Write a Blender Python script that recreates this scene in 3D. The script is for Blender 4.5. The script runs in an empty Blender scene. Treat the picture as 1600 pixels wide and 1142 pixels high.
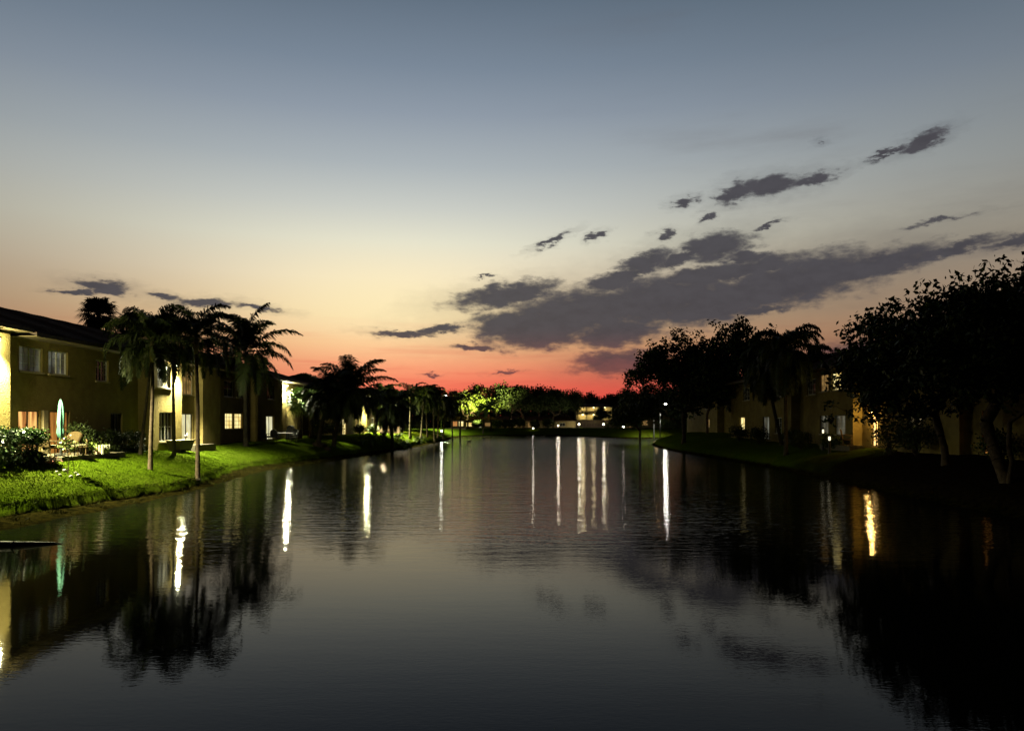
import bpy, math, random
import numpy as np
from mathutils import Vector
R = math.radians
C = bpy.context.scene.collection
sc = bpy.context.scene
F = 1150.0; CX = 800.0; HZ = 658.0; CAMZ = 3.2      # focal length, centre column and horizon row of the 1600 px photograph

# ------------------------------------------------------------------ camera
cd = bpy.data.cameras.new('camera'); cam = bpy.data.objects.new('camera', cd); C.objects.link(cam)
cam.location = (0, 0, CAMZ); cam.rotation_euler = (R(90), 0, 0)
cd.sensor_width = 36; cd.lens = 36*F/1600; cd.shift_y = (HZ-571)/1600
cd.clip_start = .1; cd.clip_end = 6000
sc.camera = cam
sc.view_settings.view_transform = 'Standard'; sc.view_settings.look = 'None'
sc.view_settings.exposure = 0; sc.view_settings.gamma = 1
sc.cycles.use_denoising = True
sc.cycles.max_bounces = 5; sc.cycles.diffuse_bounces = 2; sc.cycles.glossy_bounces = 3
sc.cycles.sample_clamp_indirect = 1.1
sc.cycles.caustics_reflective = False; sc.cycles.caustics_refractive = False

# ------------------------------------------------------------------ world: dusk sky
def lin(c):
    return tuple((v/255/12.92 if v/255 <= .04045 else ((v/255+.055)/1.055)**2.4) for v in c)
world = bpy.data.worlds.new('World'); sc.world = world; world.use_nodes = True
nt = world.node_tree; N = nt.nodes; L = nt.links
for n in list(N): N.remove(n)
def node(t, **k):
    n = N.new(t)
    for a, b in k.items(): setattr(n, a, b)
    return n
def put(sock, v):
    if isinstance(v, bpy.types.NodeSocket): L.new(v, sock)
    else: sock.default_value = v
def m(op, a, b=0.0, c=0.0, clamp=False):
    n = node('ShaderNodeMath', operation=op, use_clamp=clamp)
    put(n.inputs[0], a); put(n.inputs[1], b); put(n.inputs[2], c)
    return n.outputs[0]
def vm(op, a, b=None, s=None, out=0):
    n = node('ShaderNodeVectorMath', operation=op); put(n.inputs[0], a)
    if b is not None: put(n.inputs[1], b)
    if s is not None: put(n.inputs['Scale'], s)
    return n.outputs[out]
def smooth(v, a, b, o0=0.0, o1=1.0):
    n = node('ShaderNodeMapRange', interpolation_type='SMOOTHSTEP'); put(n.inputs[0], v)
    put(n.inputs[1], a); put(n.inputs[2], b); put(n.inputs[3], o0); put(n.inputs[4], o1)
    return n.outputs[0]
def mixc(f, a, b):
    n = node('ShaderNodeMix', data_type='RGBA'); put(n.inputs['Factor'], f)
    put(n.inputs[6], a); put(n.inputs[7], b)
    return n.outputs[2]
tc = node('ShaderNodeTexCoord'); sep = node('ShaderNodeSeparateXYZ'); L.new(tc.outputs['Generated'], sep.inputs[0])
az = m('MULTIPLY', m('ARCTAN2', sep.outputs[0], sep.outputs[1]), 57.29578)      # degrees east of the view axis
el = m('MULTIPLY', m('ARCSINE', m('MAXIMUM', sep.outputs[2], -1.0)), 57.29578)
def ramp(stops):
    f = m('DIVIDE', el, 60.0, clamp=True)
    n = node('ShaderNodeValToRGB'); n.color_ramp.interpolation = 'B_SPLINE' if False else 'LINEAR'
    e = n.color_ramp.elements
    while len(e) > 1: e.remove(e[0])
    for i, (p, c) in enumerate(stops):
        x = e[0] if i == 0 else e.new(p/60)
        x.position = p/60; x.color = (*lin(c), 1)
    L.new(f, n.inputs[0]); return n.outputs[0]
core = ramp([(0, (236, 96, 76)), (1.8, (246, 112, 86)), (3.2, (249, 136, 100)), (4.6, (252, 162, 114)), (6.0, (254, 190, 132)), (8.0, (252, 220, 168)),
             (10.8, (246, 230, 198)), (13.5, (228, 226, 206)), (16, (202, 205, 198)), (19, (172, 180, 184)), (22.5, (144, 155, 168)), (25.6, (122, 136, 152)), (30, (97, 112, 128)), (34, (56, 68, 84)), (42, (22, 30, 42)), (60, (8, 11, 17))])
side = ramp([(0, (112, 58, 50)), (3, (128, 84, 72)), (6, (150, 112, 88)), (8.5, (152, 128, 106)), (12, (144, 136, 122)), (17, (126, 130, 130)), (23, (102, 113, 124)), (30, (74, 90, 103)), (34, (40, 50, 60)), (42, (16, 22, 30)), (60, (7, 10, 15))])
da = m('ABSOLUTE', m('ADD', az, 8.0))
q = m('DIVIDE', da, smooth(el, 7.0, 22.0, 21.0, 38.0))
fac = m('POWER', 2.71828, m('MULTIPLY', m('MULTIPLY', q, q), -1.0))
sky = mixc(fac, side, core)
red = m('MULTIPLY', smooth(m('ABSOLUTE', m('ADD', az, -5.0)), 4.0, 20.0, 1.0, 0.0), smooth(el, .6, 5.6, .62, 0.0))
sky = mixc(red, sky, (*lin((240, 62, 60)), 1))
gx_ = m('DIVIDE', m('ADD', az, 9.5), 10.0); gy_ = m('DIVIDE', m('SUBTRACT', el, 8.8), 3.6)
glow = m('POWER', 2.71828, m('MULTIPLY', m('ADD', m('MULTIPLY', gx_, gx_), m('MULTIPLY', gy_, gy_)), -1.0))
sky = mixc(m('MULTIPLY', glow, .6), sky, (*lin((255, 240, 190)), 1))
# the east, behind the camera, is already night
dark = smooth(da, 46.0, 90.0, 1.0, .05)
cv = node('ShaderNodeCombineXYZ'); L.new(az, cv.inputs[0]); L.new(el, cv.inputs[1])
def noise(vec, scale, det, rough=.55, out='Fac'):
    n = node('ShaderNodeTexNoise'); L.new(vec, n.inputs['Vector']); n.inputs['Scale'].default_value = scale
    n.inputs['Detail'].default_value = det; n.inputs['Roughness'].default_value = rough
    return n.outputs[out]
st = vm('MULTIPLY', cv.outputs[0], (1, 2.6, 1))
streaks = noise(vm('MULTIPLY', cv.outputs[0], (.06, .9, 1)), 1.4, 4)
# thin reddish and grey streaks low in the west
lowband = smooth(el, .5, 9.0, 1.0, 0.0)
sk2 = mixc(m('MULTIPLY', smooth(streaks, .48, .68), m('MULTIPLY', lowband, .55)), sky, mixc(fac, (*lin((118, 74, 66)), 1), (*lin((232, 104, 84)), 1)))
veil = noise(vm('MULTIPLY', cv.outputs[0], (.05, .28, 1)), 1.0, 5)
sk2 = mixc(m('MULTIPLY', smooth(veil, .5, .8), m('MULTIPLY', smooth(az, -5.0, 25.0), .35)), sk2, (*lin((98, 92, 94)), 1))
# clouds: soft ellipses in azimuth and elevation, broken up by noise
warp = vm('SCALE', vm('SUBTRACT', noise(st, .75, 8, .62, 'Color'), (.5, .5, .5)), s=3.4)
wv = vm('ADD', cv.outputs[0], vm('MULTIPLY', warp, (1.0, .42, 0)))
CL = [(800,508,70,26,2,0),(960,520,80,22,4,0),(1120,476,120,30,8,0),(1150,425,130,16,10,.05),(960,440,60,16,10,.1),(794,460,92,18,9,0),(905,488,150,40,6,0),(845,520,95,27,2,0),(1030,470,150,42,7,0),(1220,446,190,36,9,0),(1370,416,110,20,10,0),(1470,396,95,10,11,0),
      (1008,411,46,17,15,.0),(1119,386,58,22,8,.0),(1098,430,85,14,6,.0),(1058,405,52,13,20,.1),(1160,404,44,14,-8,.08),(985,428,44,11,8,.05),(1041,368,17,7,10,.15),(1103,342,13,6,20,.1),(1078,395,30,14,30,.15),
      (1146,303,27,14,22,0),(1205,290,52,14,4,0),(1270,281,36,8,9,0),(1070,317,19,7,5,0),(1440,221,38,10,16,0),(1383,240,32,5,18,.05),(1284,222,16,6,0,.75),
      (862,376,32,5,22,.1),(932,368,15,5,18,.12),(632,523,48,5,-3,0),(687,516,34,8,4,0),(965,566,76,21,3,.05),(742,542,40,6,0,.1),(790,582,26,3.4,5,.1),(674,586,15,2.5,0,.15),
      (1184,486,80,8,3,.25),(1345,545,120,20,0,.5),(1590,376,60,12,10,.12),(1470,345,120,7,5,.72),(1555,480,100,9,3,.4),
      (162,448,48,10,-3,.08),(118,456,34,4,3,.1),(256,464,26,7,-8,.22),(322,474,58,8,2,.15),(402,481,44,6,-5,.15),(1200,352,30,4,12,.3),(760,432,20,3,10,.35)]
cur = None
for (x, y, rx, ry, an, fa) in CL:
    h = math.hypot(x-CX, F); kx = F/(h*h)*57.3; ky = 57.3/h
    a0 = math.degrees(math.atan2(x-CX, F)); e0 = math.degrees(math.atan2(HZ-y, h))
    mp = node('ShaderNodeMapping', vector_type='TEXTURE'); L.new(wv, mp.inputs['Vector'])
    mp.inputs['Location'].default_value = (a0, e0, 0); mp.inputs['Rotation'].default_value = (0, 0, R(an)); mp.inputs['Scale'].default_value = (rx*kx, ry*ky, 1)
    ln = vm('LENGTH', mp.outputs[0], out=1)
    if fa: ln = m('ADD', ln, fa)
    cur = ln if cur is None else m('SMOOTH_MIN', cur, ln, .12)
fine = noise(vm('MULTIPLY', cv.outputs[0], (1, 2.0, 1)), .55, 8, .58)
dens = m('ADD', cur, m('MULTIPLY', m('SUBTRACT', fine, .5), 1.5))
mask = m('MAXIMUM', m('MULTIPLY', smooth(dens, .74, 1.55, 1.0, 0.0), .97), smooth(dens, .9, 2.5, .34, 0.0))
mask = m('MULTIPLY', mask, smooth(m('ABSOLUTE', az), 60.0, 75.0, 1.0, 0.0))
ccol = mixc(smooth(el, 2.0, 7.5), (*lin((138, 78, 72)), 1), (*lin((74, 72, 78)), 1))
ccol = mixc(smooth(dens, .55, 1.3, 0.0, .55), ccol, sk2)
ccol = mixc(smooth(fine, .35, .7), ccol, mixc(.55, ccol, (*lin((62, 60, 66)), 1)))
sk3 = mixc(mask, sk2, ccol)
low = m('MULTIPLY', dark, smooth(el, -3.0, 0.0, .1, 1.0))
skf = vm('SCALE', sk3, s=low)
nish = node('ShaderNodeTexSky', sky_type='NISHITA', sun_disc=False); nish.sun_elevation = R(-2.5); nish.sun_rotation = R(-10)
tot = vm('ADD', skf, vm('SCALE', nish.outputs[0], s=.004))
bg = node('ShaderNodeBackground'); L.new(tot, bg.inputs[0]); bg.inputs[1].default_value = 1.0
wo = node('ShaderNodeOutputWorld'); L.new(bg.outputs[0], wo.inputs[0])
world.cycles.sampling_method = 'MANUAL'; world.cycles.sample_map_resolution = 512

# ------------------------------------------------------------------ materials
def mat(name, col, rough=.8, spec=.3, emit=None, es=0, metal=0, var=None, vs=3.0, bump=None, trans=0):
    mt = bpy.data.materials.new(name); mt.use_nodes = True; t = mt.node_tree; b = t.nodes['Principled BSDF']
    b.inputs['Base Color'].default_value = (*col, 1); b.inputs['Roughness'].default_value = rough
    b.inputs['Specular IOR Level'].default_value = spec; b.inputs['Metallic'].default_value = metal
    if emit: b.inputs['Emission Color'].default_value = (*emit, 1); b.inputs['Emission Strength'].default_value = es
    if var or bump:
        g = t.nodes.new('ShaderNodeNewGeometry')
        if var:
            n = t.nodes.new('ShaderNodeTexNoise'); n.inputs['Scale'].default_value = vs; n.inputs['Detail'].default_value = 6
            n.inputs['Roughness'].default_value = .65
            t.links.new(g.outputs['Position'], n.inputs['Vector'])
            r = t.nodes.new('ShaderNodeValToRGB'); e = r.color_ramp.elements
            e[0].position = .32; e[0].color = (*var, 1); e[1].position = .68; e[1].color = (*col, 1)
            t.links.new(n.outputs['Fac'], r.inputs[0]); t.links.new(r.outputs[0], b.inputs['Base Color'])
        if bump:
            n2 = t.nodes.new('ShaderNodeTexNoise'); n2.inputs['Scale'].default_value = bump[0]; n2.inputs['Detail'].default_value = 5
            t.links.new(g.outputs['Position'], n2.inputs['Vector'])
            bp = t.nodes.new('ShaderNodeBump'); bp.inputs['Distance'].default_value = bump[1]; bp.inputs['Strength'].default_value = .7
            t.links.new(n2.outputs['Fac'], bp.inputs['Height']); t.links.new(bp.outputs[0], b.inputs['Normal'])
    return mt
M = {}
M['stucco'] = mat('stucco', (.23, .18, .065), .95, .03, var=(.15, .115, .042), vs=1.3, bump=(14, .03))
M['stucco_pale'] = mat('pale_stucco', (.26, .205, .10), .95, .03, var=(.2, .16, .08), vs=1.1, bump=(14, .03))
M['trim'] = mat('painted_trim', (.34, .28, .15), .6, .3, var=(.26, .21, .12), vs=4)
M['soffit'] = mat('soffit', (.13, .10, .05), .8, .2)
M['tile'] = mat('clay_roof_tile', (.12, .055, .03), .9, .04, var=(.05, .03, .02), vs=2.4)
M['frame'] = mat('white_window_frame', (.6, .58, .5), .5, .4)
M['frame_dark'] = mat('bronze_window_frame', (.06, .05, .04), .5, .4)
M['glass'] = mat('dark_window_glass', (.015, .016, .02), .06, .6)
M['door'] = mat('painted_door', (.35, .3, .2), .5, .4, var=(.28, .24, .16), vs=6)
M['metal'] = mat('dark_metal', (.03, .03, .03), .4, .5, metal=.6)
M['pole'] = mat('galvanised_pole', (.15, .15, .14), .5, .4, metal=.5)
M['concrete'] = mat('concrete', (.13, .11, .075), .95, .03, var=(.08, .07, .05), vs=5, bump=(20, .01))
M['wicker'] = mat('wicker', (.09, .06, .025), .8, .1, var=(.04, .027, .012), vs=40, bump=(60, .01))
M['cushion'] = mat('cushion', (.11, .10, .06), .9, .1)
M['teal'] = mat('teal_canvas', (.05, .12, .10), .9, .05, var=(.035, .09, .075), vs=7)
M['wood'] = mat('dark_wood', (.05, .03, .02), .6, .3, var=(.03, .018, .012), vs=12)
M['bark'] = mat('bark', (.09, .065, .045), .95, .1, var=(.035, .026, .02), vs=6, bump=(18, .04))
M['palmbark'] = mat('palm_trunk', (.07, .06, .04), .9, .03, var=(.025, .021, .015), vs=5, bump=(22, .03))
M['leaf'] = mat('broad_leaves', (.042, .06, .015), .6, .15, var=(.022, .034, .009), vs=.9)
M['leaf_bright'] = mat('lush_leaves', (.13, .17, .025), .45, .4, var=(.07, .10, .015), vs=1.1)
M['leaf_far'] = mat('distant_leaves', (.07, .10, .03), .7, .2, var=(.035, .055, .018), vs=.25)
M['frond'] = mat('palm_fronds', (.04, .055, .014), .6, .2, var=(.022, .032, .01), vs=.8)
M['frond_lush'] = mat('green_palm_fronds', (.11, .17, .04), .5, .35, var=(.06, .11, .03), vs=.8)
M['shaft'] = mat('palm_crownshaft', (.30, .22, .10), .6, .3, var=(.18, .15, .07), vs=5)
M['hedge'] = mat('glossy_hedge_leaves', (.026, .055, .008), .3, .5, var=(.014, .03, .005), vs=2)
M['pot'] = mat('terracotta', (.25, .12, .07), .8, .2, var=(.18, .09, .05), vs=8)
M['white'] = mat('white_paint', (.32, .30, .26), .6, .2)
M['flower'] = mat('pink_bracts', (.45, .16, .16), .6, .3)
M['feather'] = mat('duck_feathers', (.06, .045, .03), .7, .2, var=(.02, .02, .02), vs=12)
M['blade'] = mat('grass_blades', (.060, .098, .004), .7, .0, var=(.031, .052, .003), vs=2.5)
YEL = (1.0, .93, .48)
M['lens'] = mat('lamp_lens', (.8, .8, .7), .4, .3, emit=(1, .97, .72), es=60)
M['lens_ceiling'] = mat('ceiling_lamp_lens', (.8, .8, .7), .4, .3, emit=(1, .88, .5), es=9)
M['lens_soft'] = mat('garden_lamp_lens', (.8, .8, .7), .4, .3, emit=(1, .9, .66), es=25)
M['lens_dim'] = mat('ground_lamp_lens', (.8, .8, .7), .4, .3, emit=(1, .9, .6), es=1.6)
M['lens_amber'] = mat('amber_lamp_lens', (.8, .6, .4), .4, .3, emit=(1, .55, .14), es=60)
def lit(name, a, b, s, scale, squash=(0, 1, 0), pw=(.35, .65)):
    mt = bpy.data.materials.new(name); mt.use_nodes = True; t = mt.node_tree; p = t.nodes['Principled BSDF']
    p.inputs['Base Color'].default_value = (.3, .25, .15, 1); p.inputs['Roughness'].default_value = .4
    g = t.nodes.new('ShaderNodeNewGeometry'); mp = t.nodes.new('ShaderNodeVectorMath'); mp.operation = 'MULTIPLY'
    mp.inputs[1].default_value = (squash[0]+.0001, squash[1], squash[2]+.0001); t.links.new(g.outputs['Position'], mp.inputs[0])
    n = t.nodes.new('ShaderNodeTexNoise'); n.inputs['Scale'].default_value = scale; n.inputs['Detail'].default_value = 3
    t.links.new(mp.outputs[0], n.inputs['Vector'])
    r = t.nodes.new('ShaderNodeValToRGB'); e = r.color_ramp.elements
    e[0].position = pw[0]; e[0].color = (*a, 1); e[1].position = pw[1]; e[1].color = (*b, 1)
    t.links.new(n.outputs['Fac'], r.inputs[0]); t.links.new(r.outputs[0], p.inputs['Emission Color']); p.inputs['Emission Strength'].default_value = s
    return mt
M['lit_orange'] = lit('lamplit_orange_curtain', (.22, .03, .002), (1.0, .55, .16), 1.1, 4.2, (0, 1, .12), (.42, .62))
M['lit_amber'] = lit('lamplit_amber_curtain', (.16, .05, .006), (.75, .30, .05), .7, 6, (0, 1, .1))
M['lit_warm'] = lit('lamplit_cream_blind', (.75, .52, .14), (1.0, .85, .38), 1.25, 1.3, (0, 1, 1))
M['lit_dim'] = lit('dim_lit_blind', (.10, .05, .015), (.38, .22, .07), .75, 2.6, (0, 1, 1))
M['lit_pale'] = lit('pale_lit_doorway', (.55, .50, .22), (1.0, .95, .62), .9, 3, (0, 1, .3))
M['glow_grey'] = lit('painted_grey_pane_glow', (.02, .02, .02), (.30, .32, .26), .5, 1.1, (0, 1, .5), (.42, .72))  # grey emission patches paint the pale reflection seen in dark panes
M['lit_gold'] = lit('golden_lit_door', (.6, .25, .03), (1.0, .72, .28), 2.2, 5, (0, 1, 1))

# water
wm = bpy.data.materials.new('lake_water'); wm.use_nodes = True; t = wm.node_tree; b = t.nodes['Principled BSDF']
b.inputs['Base Color'].default_value = (.004, .0045, .003, 1); b.inputs['Roughness'].default_value = .03
b.inputs['IOR'].default_value = 1.135; b.inputs['Specular IOR Level'].default_value = .5
g = t.nodes.new('ShaderNodeNewGeometry')
def wn(sx, sy, sc_, det):
    v = t.nodes.new('ShaderNodeVectorMath'); v.operation = 'MULTIPLY'; v.inputs[1].default_value = (sx, sy, 1); t.links.new(g.outputs['Position'], v.inputs[0])
    n = t.nodes.new('ShaderNodeTexNoise'); n.inputs['Scale'].default_value = sc_; n.inputs['Detail'].default_value = det; n.inputs['Roughness'].default_value = .5
    t.links.new(v.outputs[0], n.inputs['Vector']); return n.outputs['Fac']
def wmth(op, a, b_, c=None):
    n = t.nodes.new('ShaderNodeMath'); n.operation = op
    for i, v in enumerate((a, b_, c)):
        if v is None: continue
        if isinstance(v, bpy.types.NodeSocket): t.links.new(v, n.inputs[i])
        else: n.inputs[i].default_value = v
    return n.outputs[0]
sp = t.nodes.new('ShaderNodeSeparateXYZ'); t.links.new(g.outputs['Position'], sp.inputs[0])
mr = t.nodes.new('ShaderNodeMapRange'); mr.interpolation_type = 'SMOOTHSTEP'
# a breeze ruffles the water from about 17 m out; nearer it lies calm
wob = wmth('MULTIPLY_ADD', wn(.12, .12, 1, 2), 9.0, sp.outputs[1])
t.links.new(wob, mr.inputs[0]); mr.inputs[1].default_value = 19; mr.inputs[2].default_value = 29; mr.inputs[3].default_value = .05; mr.inputs[4].default_value = 1
WAVE = (.019, .010, .007)
h1 = wmth('MULTIPLY', wn(.42, 1.5, 1.6, 2), WAVE[0]); h2 = wmth('MULTIPLY', wn(.5, 1.5, 6.0, 2), WAVE[1]); h0 = wmth('MULTIPLY', wn(1, 1, .45, 1), WAVE[2])
hh = wmth('ADD', wmth('ADD', h1, h2), h0)
mr3 = t.nodes.new('ShaderNodeMapRange'); t.links.new(sp.outputs[1], mr3.inputs[0]); mr3.inputs[1].default_value = 28; mr3.inputs[2].default_value = 110; mr3.inputs[3].default_value = 1; mr3.inputs[4].default_value = 2.4
hh = wmth('MULTIPLY', wmth('MULTIPLY', hh, mr.outputs[0]), mr3.outputs[0])
hh = wmth('MULTIPLY_ADD', wn(.6, 1.3, 17, 1), .0005, hh)
bp = t.nodes.new('ShaderNodeBump'); bp.inputs['Strength'].default_value = 1; bp.inputs['Distance'].default_value = 1.0
t.links.new(hh, bp.inputs['Height']); t.links.new(bp.outputs[0], b.inputs['Normal'])
M['water'] = wm

# ground: turf above, mud at the waterline
gm = bpy.data.materials.new('lawn_and_mud'); gm.use_nodes = True; t = gm.node_tree; b = t.nodes['Principled BSDF']
g = t.nodes.new('ShaderNodeNewGeometry'); sp = t.nodes.new('ShaderNodeSeparateXYZ'); t.links.new(g.outputs['Position'], sp.inputs[0])
def gn(s, d, r=.6):
    n = t.nodes.new('ShaderNodeTexNoise'); n.inputs['Scale'].default_value = s; n.inputs['Detail'].default_value = d; n.inputs['Roughness'].default_value = r
    t.links.new(g.outputs['Position'], n.inputs['Vector']); return n.outputs['Fac']
def gr(f, p0, c0, p1, c1):
    r = t.nodes.new('ShaderNodeValToRGB'); e = r.color_ramp.elements
    e[0].position = p0; e[0].color = (*c0, 1); e[1].position = p1; e[1].color = (*c1, 1); t.links.new(f, r.inputs[0]); return r.outputs[0]
turf = gr(gn(3.0, 8, .75), .3, (.027, .042, .002), .7, (.052, .082, .004))
patch = gr(gn(.35, 4), .45, (.034, .062, .004), .7, (.07, .068, .016))
mud = gr(gn(4, 8, .7), .42, (.003, .003, .001), .68, (.022, .018, .004))
def gmix(f, a, c):
    n = t.nodes.new('ShaderNodeMix'); n.data_type = 'RGBA'
    if isinstance(f, float): n.inputs['Factor'].default_value = f
    else: t.links.new(f, n.inputs['Factor'])
    t.links.new(a, n.inputs[6]); t.links.new(c, n.inputs[7]); return n.outputs[2]
tf = gmix(.25, turf, patch)
zz = wmth('MULTIPLY_ADD', gn(1.7, 5), .16, sp.outputs[2])
mr = t.nodes.new('ShaderNodeMapRange'); t.links.new(zz, mr.inputs[0]); mr.inputs[1].default_value = .2; mr.inputs[2].default_value = .34
# deep shade under the near right bank trees, painted as darker ground
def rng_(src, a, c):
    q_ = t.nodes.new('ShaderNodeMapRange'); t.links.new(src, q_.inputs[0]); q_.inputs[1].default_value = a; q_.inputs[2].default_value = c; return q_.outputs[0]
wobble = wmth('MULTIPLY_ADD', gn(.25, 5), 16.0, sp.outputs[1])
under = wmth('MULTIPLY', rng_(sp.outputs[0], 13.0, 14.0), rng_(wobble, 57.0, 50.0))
tree_shade = gr(gn(6, 8, .75), .35, (.003, .0024, .0016), .7, (.016, .012, .006))
t.links.new(gmix(mr.outputs[0], mud, gmix(under, tf, tree_shade)), b.inputs['Base Color'])
mr2 = t.nodes.new('ShaderNodeMapRange'); t.links.new(sp.outputs[2], mr2.inputs[0]); mr2.inputs[1].default_value = .0; mr2.inputs[2].default_value = .07; mr2.inputs[3].default_value = .5; mr2.inputs[4].default_value = .9
t.links.new(mr2.outputs[0], b.inputs['Roughness']); b.inputs['Specular IOR Level'].default_value = .0
bp = t.nodes.new('ShaderNodeBump'); bp.inputs['Strength'].default_value = .8; bp.inputs['Distance'].default_value = .06
t.links.new(gn(11, 6, .7), bp.inputs['Height']); t.links.new(bp.outputs[0], b.inputs['Normal'])
M['ground'] = gm

# ------------------------------------------------------------------ mesh helpers
class MB:
    def __init__(s): s.V = []; s.F = []; s.n = 0
    def add(s, v, f):
        v = np.asarray(v, float).reshape(-1, 3)
        for q_ in f: s.F.append(tuple(int(i)+s.n for i in q_))
        s.V.append(v); s.n += len(v)
    def quad(s, a, b_, c, d): s.add([a, b_, c, d], [(0, 1, 2, 3)])
    def box(s, x0, x1, y0, y1, z0, z1):
        v = [(x, y, z) for x in (x0, x1) for y in (y0, y1) for z in (z0, z1)]
        s.add(v, [(0, 1, 3, 2), (4, 6, 7, 5), (0, 4, 5, 1), (2, 3, 7, 6), (0, 2, 6, 4), (1, 5, 7, 3)])
    def tube(s, P, rad, k=6, cap=True):
        P = np.asarray(P, float); n = len(P); rad = np.broadcast_to(np.asarray(rad, float), (n,))
        T = np.gradient(P, axis=0); T /= np.linalg.norm(T, axis=1)[:, None]+1e-9
        up = np.array([0, 0, 1.]) if abs(T[0][2]) < .9 else np.array([1., 0, 0])
        a = np.arange(k)*2*math.pi/k; V = []
        for i in range(n):
            u = np.cross(T[i], up); u /= np.linalg.norm(u)+1e-9; w = np.cross(T[i], u)
            V.append(P[i]+rad[i]*(np.cos(a)[:, None]*u+np.sin(a)[:, None]*w))
        V = np.concatenate(V); f = []
        for i in range(n-1):
            for j in range(k): f.append((i*k+j, i*k+(j+1) % k, (i+1)*k+(j+1) % k, (i+1)*k+j))
        if cap: f.append(tuple(range(k-1, -1, -1))); f.append(tuple((n-1)*k+j for j in range(k)))
        s.add(V, f)
    def lathe(s, x, y, prof, k=16):
        V = []; f = []
        for (r, z) in prof:
            for j in range(k): V.append((x+r*math.cos(j*2*math.pi/k), y+r*math.sin(j*2*math.pi/k), z))
        for i in range(len(prof)-1):
            for j in range(k): f.append((i*k+j, i*k+(j+1) % k, (i+1)*k+(j+1) % k, (i+1)*k+j))
        f.append(tuple(range(k-1, -1, -1))); f.append(tuple((len(prof)-1)*k+j for j in range(k)))
        s.add(V, f)
    def build(s, name, mt, parent=None, smooth=False):
        me = bpy.data.meshes.new(name)
        V = np.concatenate(s.V) if s.V else np.zeros((0, 3))
        me.from_pydata(V.tolist(), [], s.F); me.materials.append(mt); me.update()
        if smooth: me.shade_smooth()
        o = bpy.data.objects.new(name, me); C.objects.link(o)
        if parent is not None: o.parent = parent
        return o
def arr_mesh(name, V, k, mt, parent=None):        # V: (n*k,3) verts, k-gons in order
    n = len(V)//k; me = bpy.data.meshes.new(name)
    me.vertices.add(len(V)); me.vertices.foreach_set('co', np.asarray(V, np.float32).ravel())
    me.loops.add(n*k); me.loops.foreach_set('vertex_index', np.arange(n*k, dtype=np.int32))
    me.polygons.add(n); me.polygons.foreach_set('loop_start', np.arange(0, n*k, k, dtype=np.int32))
    me.materials.append(mt); me.update(calc_edges=True); me.validate()
    o = bpy.data.objects.new(name, me); C.objects.link(o)
    if parent is not None: o.parent = parent
    return o
def tag(o, label=None, cat=None, group=None, kind=None):
    if label: o['label'] = label
    if cat: o['category'] = cat
    if group: o['group'] = group
    if kind: o['kind'] = kind
    return o
def empty(name, loc, label, cat, group=None, rz=0):
    o = bpy.data.objects.new(name, None); C.objects.link(o); o.location = loc; o.rotation_euler = (0, 0, rz)
    o.empty_display_size = .3
    return tag(o, label, cat, group)
def at(px, Y): return (px-CX)*Y/F
def zat(py, Y): return CAMZ+(HZ-py)*Y/F

# ------------------------------------------------------------------ lake shore and terrain
shore = [(-13.6,-25),(-13.8,5),(-14.3,15),(-14.9,21.4),(-14.8,24),(-14.6,28),(-14.5,33.5),(-15.3,40),(-16,47),(-15.2,53),(-14.2,59.5),(-13.6,66),(-12.6,77),(-11.9,88),(-11.7,99),
 (-10.9,112),(-10.7,122),(-11.6,145),(-9.5,158),(-3,165),(8.5,166),(14,160),(16.6,144),(22,137),(29,138),(36,147),(44,147),(46,138),(38,130),(28.8,126),(22,113),(19.2,102),(17.6,90),
 (17,78),(17.4,66),(17.6,57),(17.7,45),(17.1,37),(16.8,30),(16.8,24),(17,10),(17,-25)]
def chaikin(P, n=2):
    for _ in range(n):
        Q = []
        for i in range(len(P)):
            a = np.array(P[i]); b_ = np.array(P[(i+1) % len(P)]); Q += [a*.75+b_*.25, a*.25+b_*.75]
        P = Q
    return np.array(P)
SH = chaikin(shore)
def sdist(X, Y):                                   # >0 on land
    X = np.asarray(X, float); Y = np.asarray(Y, float); D = np.full(X.shape, 1e9); ins = np.zeros(X.shape, bool)
    A = SH; B = np.roll(SH, -1, 0)
    for (ax, ay), (bx, by) in zip(A, B):
        dx, dy = bx-ax, by-ay; tt = np.clip(((X-ax)*dx+(Y-ay)*dy)/(dx*dx+dy*dy+1e-12), 0, 1)
        D = np.minimum(D, np.hypot(X-ax-tt*dx, Y-ay-tt*dy))
        if ay != by:
            c = ((ay > Y) != (by > Y)) & (X < (bx-ax)*(Y-ay)/(by-ay)+ax); ins ^= c
    return np.where(ins, -D, D)
def gz(X, Y):
    X = np.asarray(X, float); Y = np.asarray(Y, float)
    s = sdist(X, Y)
    s = s+.10*np.sin(1.9*Y+.7*X)+.05*np.sin(4.3*Y+1.3)+.012*np.sin(9.7*Y-2*X)
    w = np.interp(Y, [18, 24, 33, 40, 50, 60, 80], [1.9, 1.7, .5, .8, 1.9, 1.8, .8])
    w = np.where(X > 0, .5, w)
    z = np.where(s < 0, np.maximum(-1.5, s*.35), 0)
    z = np.where((s >= 0) & (s < w), s/w*.13, z)
    k = s-w
    z = np.where(k >= 0, np.interp(k, [0, .10, .22, 1.3, 3.6, 6.5], [.13, .42, .50, .90, 1.48, 1.6]), z)
    z = z+np.where(k > .3, .035*np.sin(.55*X+.3*Y)*np.cos(.4*Y-.2*X)+.012*np.sin(2.1*X+1.2)*np.sin(1.7*Y), 0)
    return z
def g1(x, y): return float(gz(np.array([x]), np.array([y]))[0])
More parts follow.
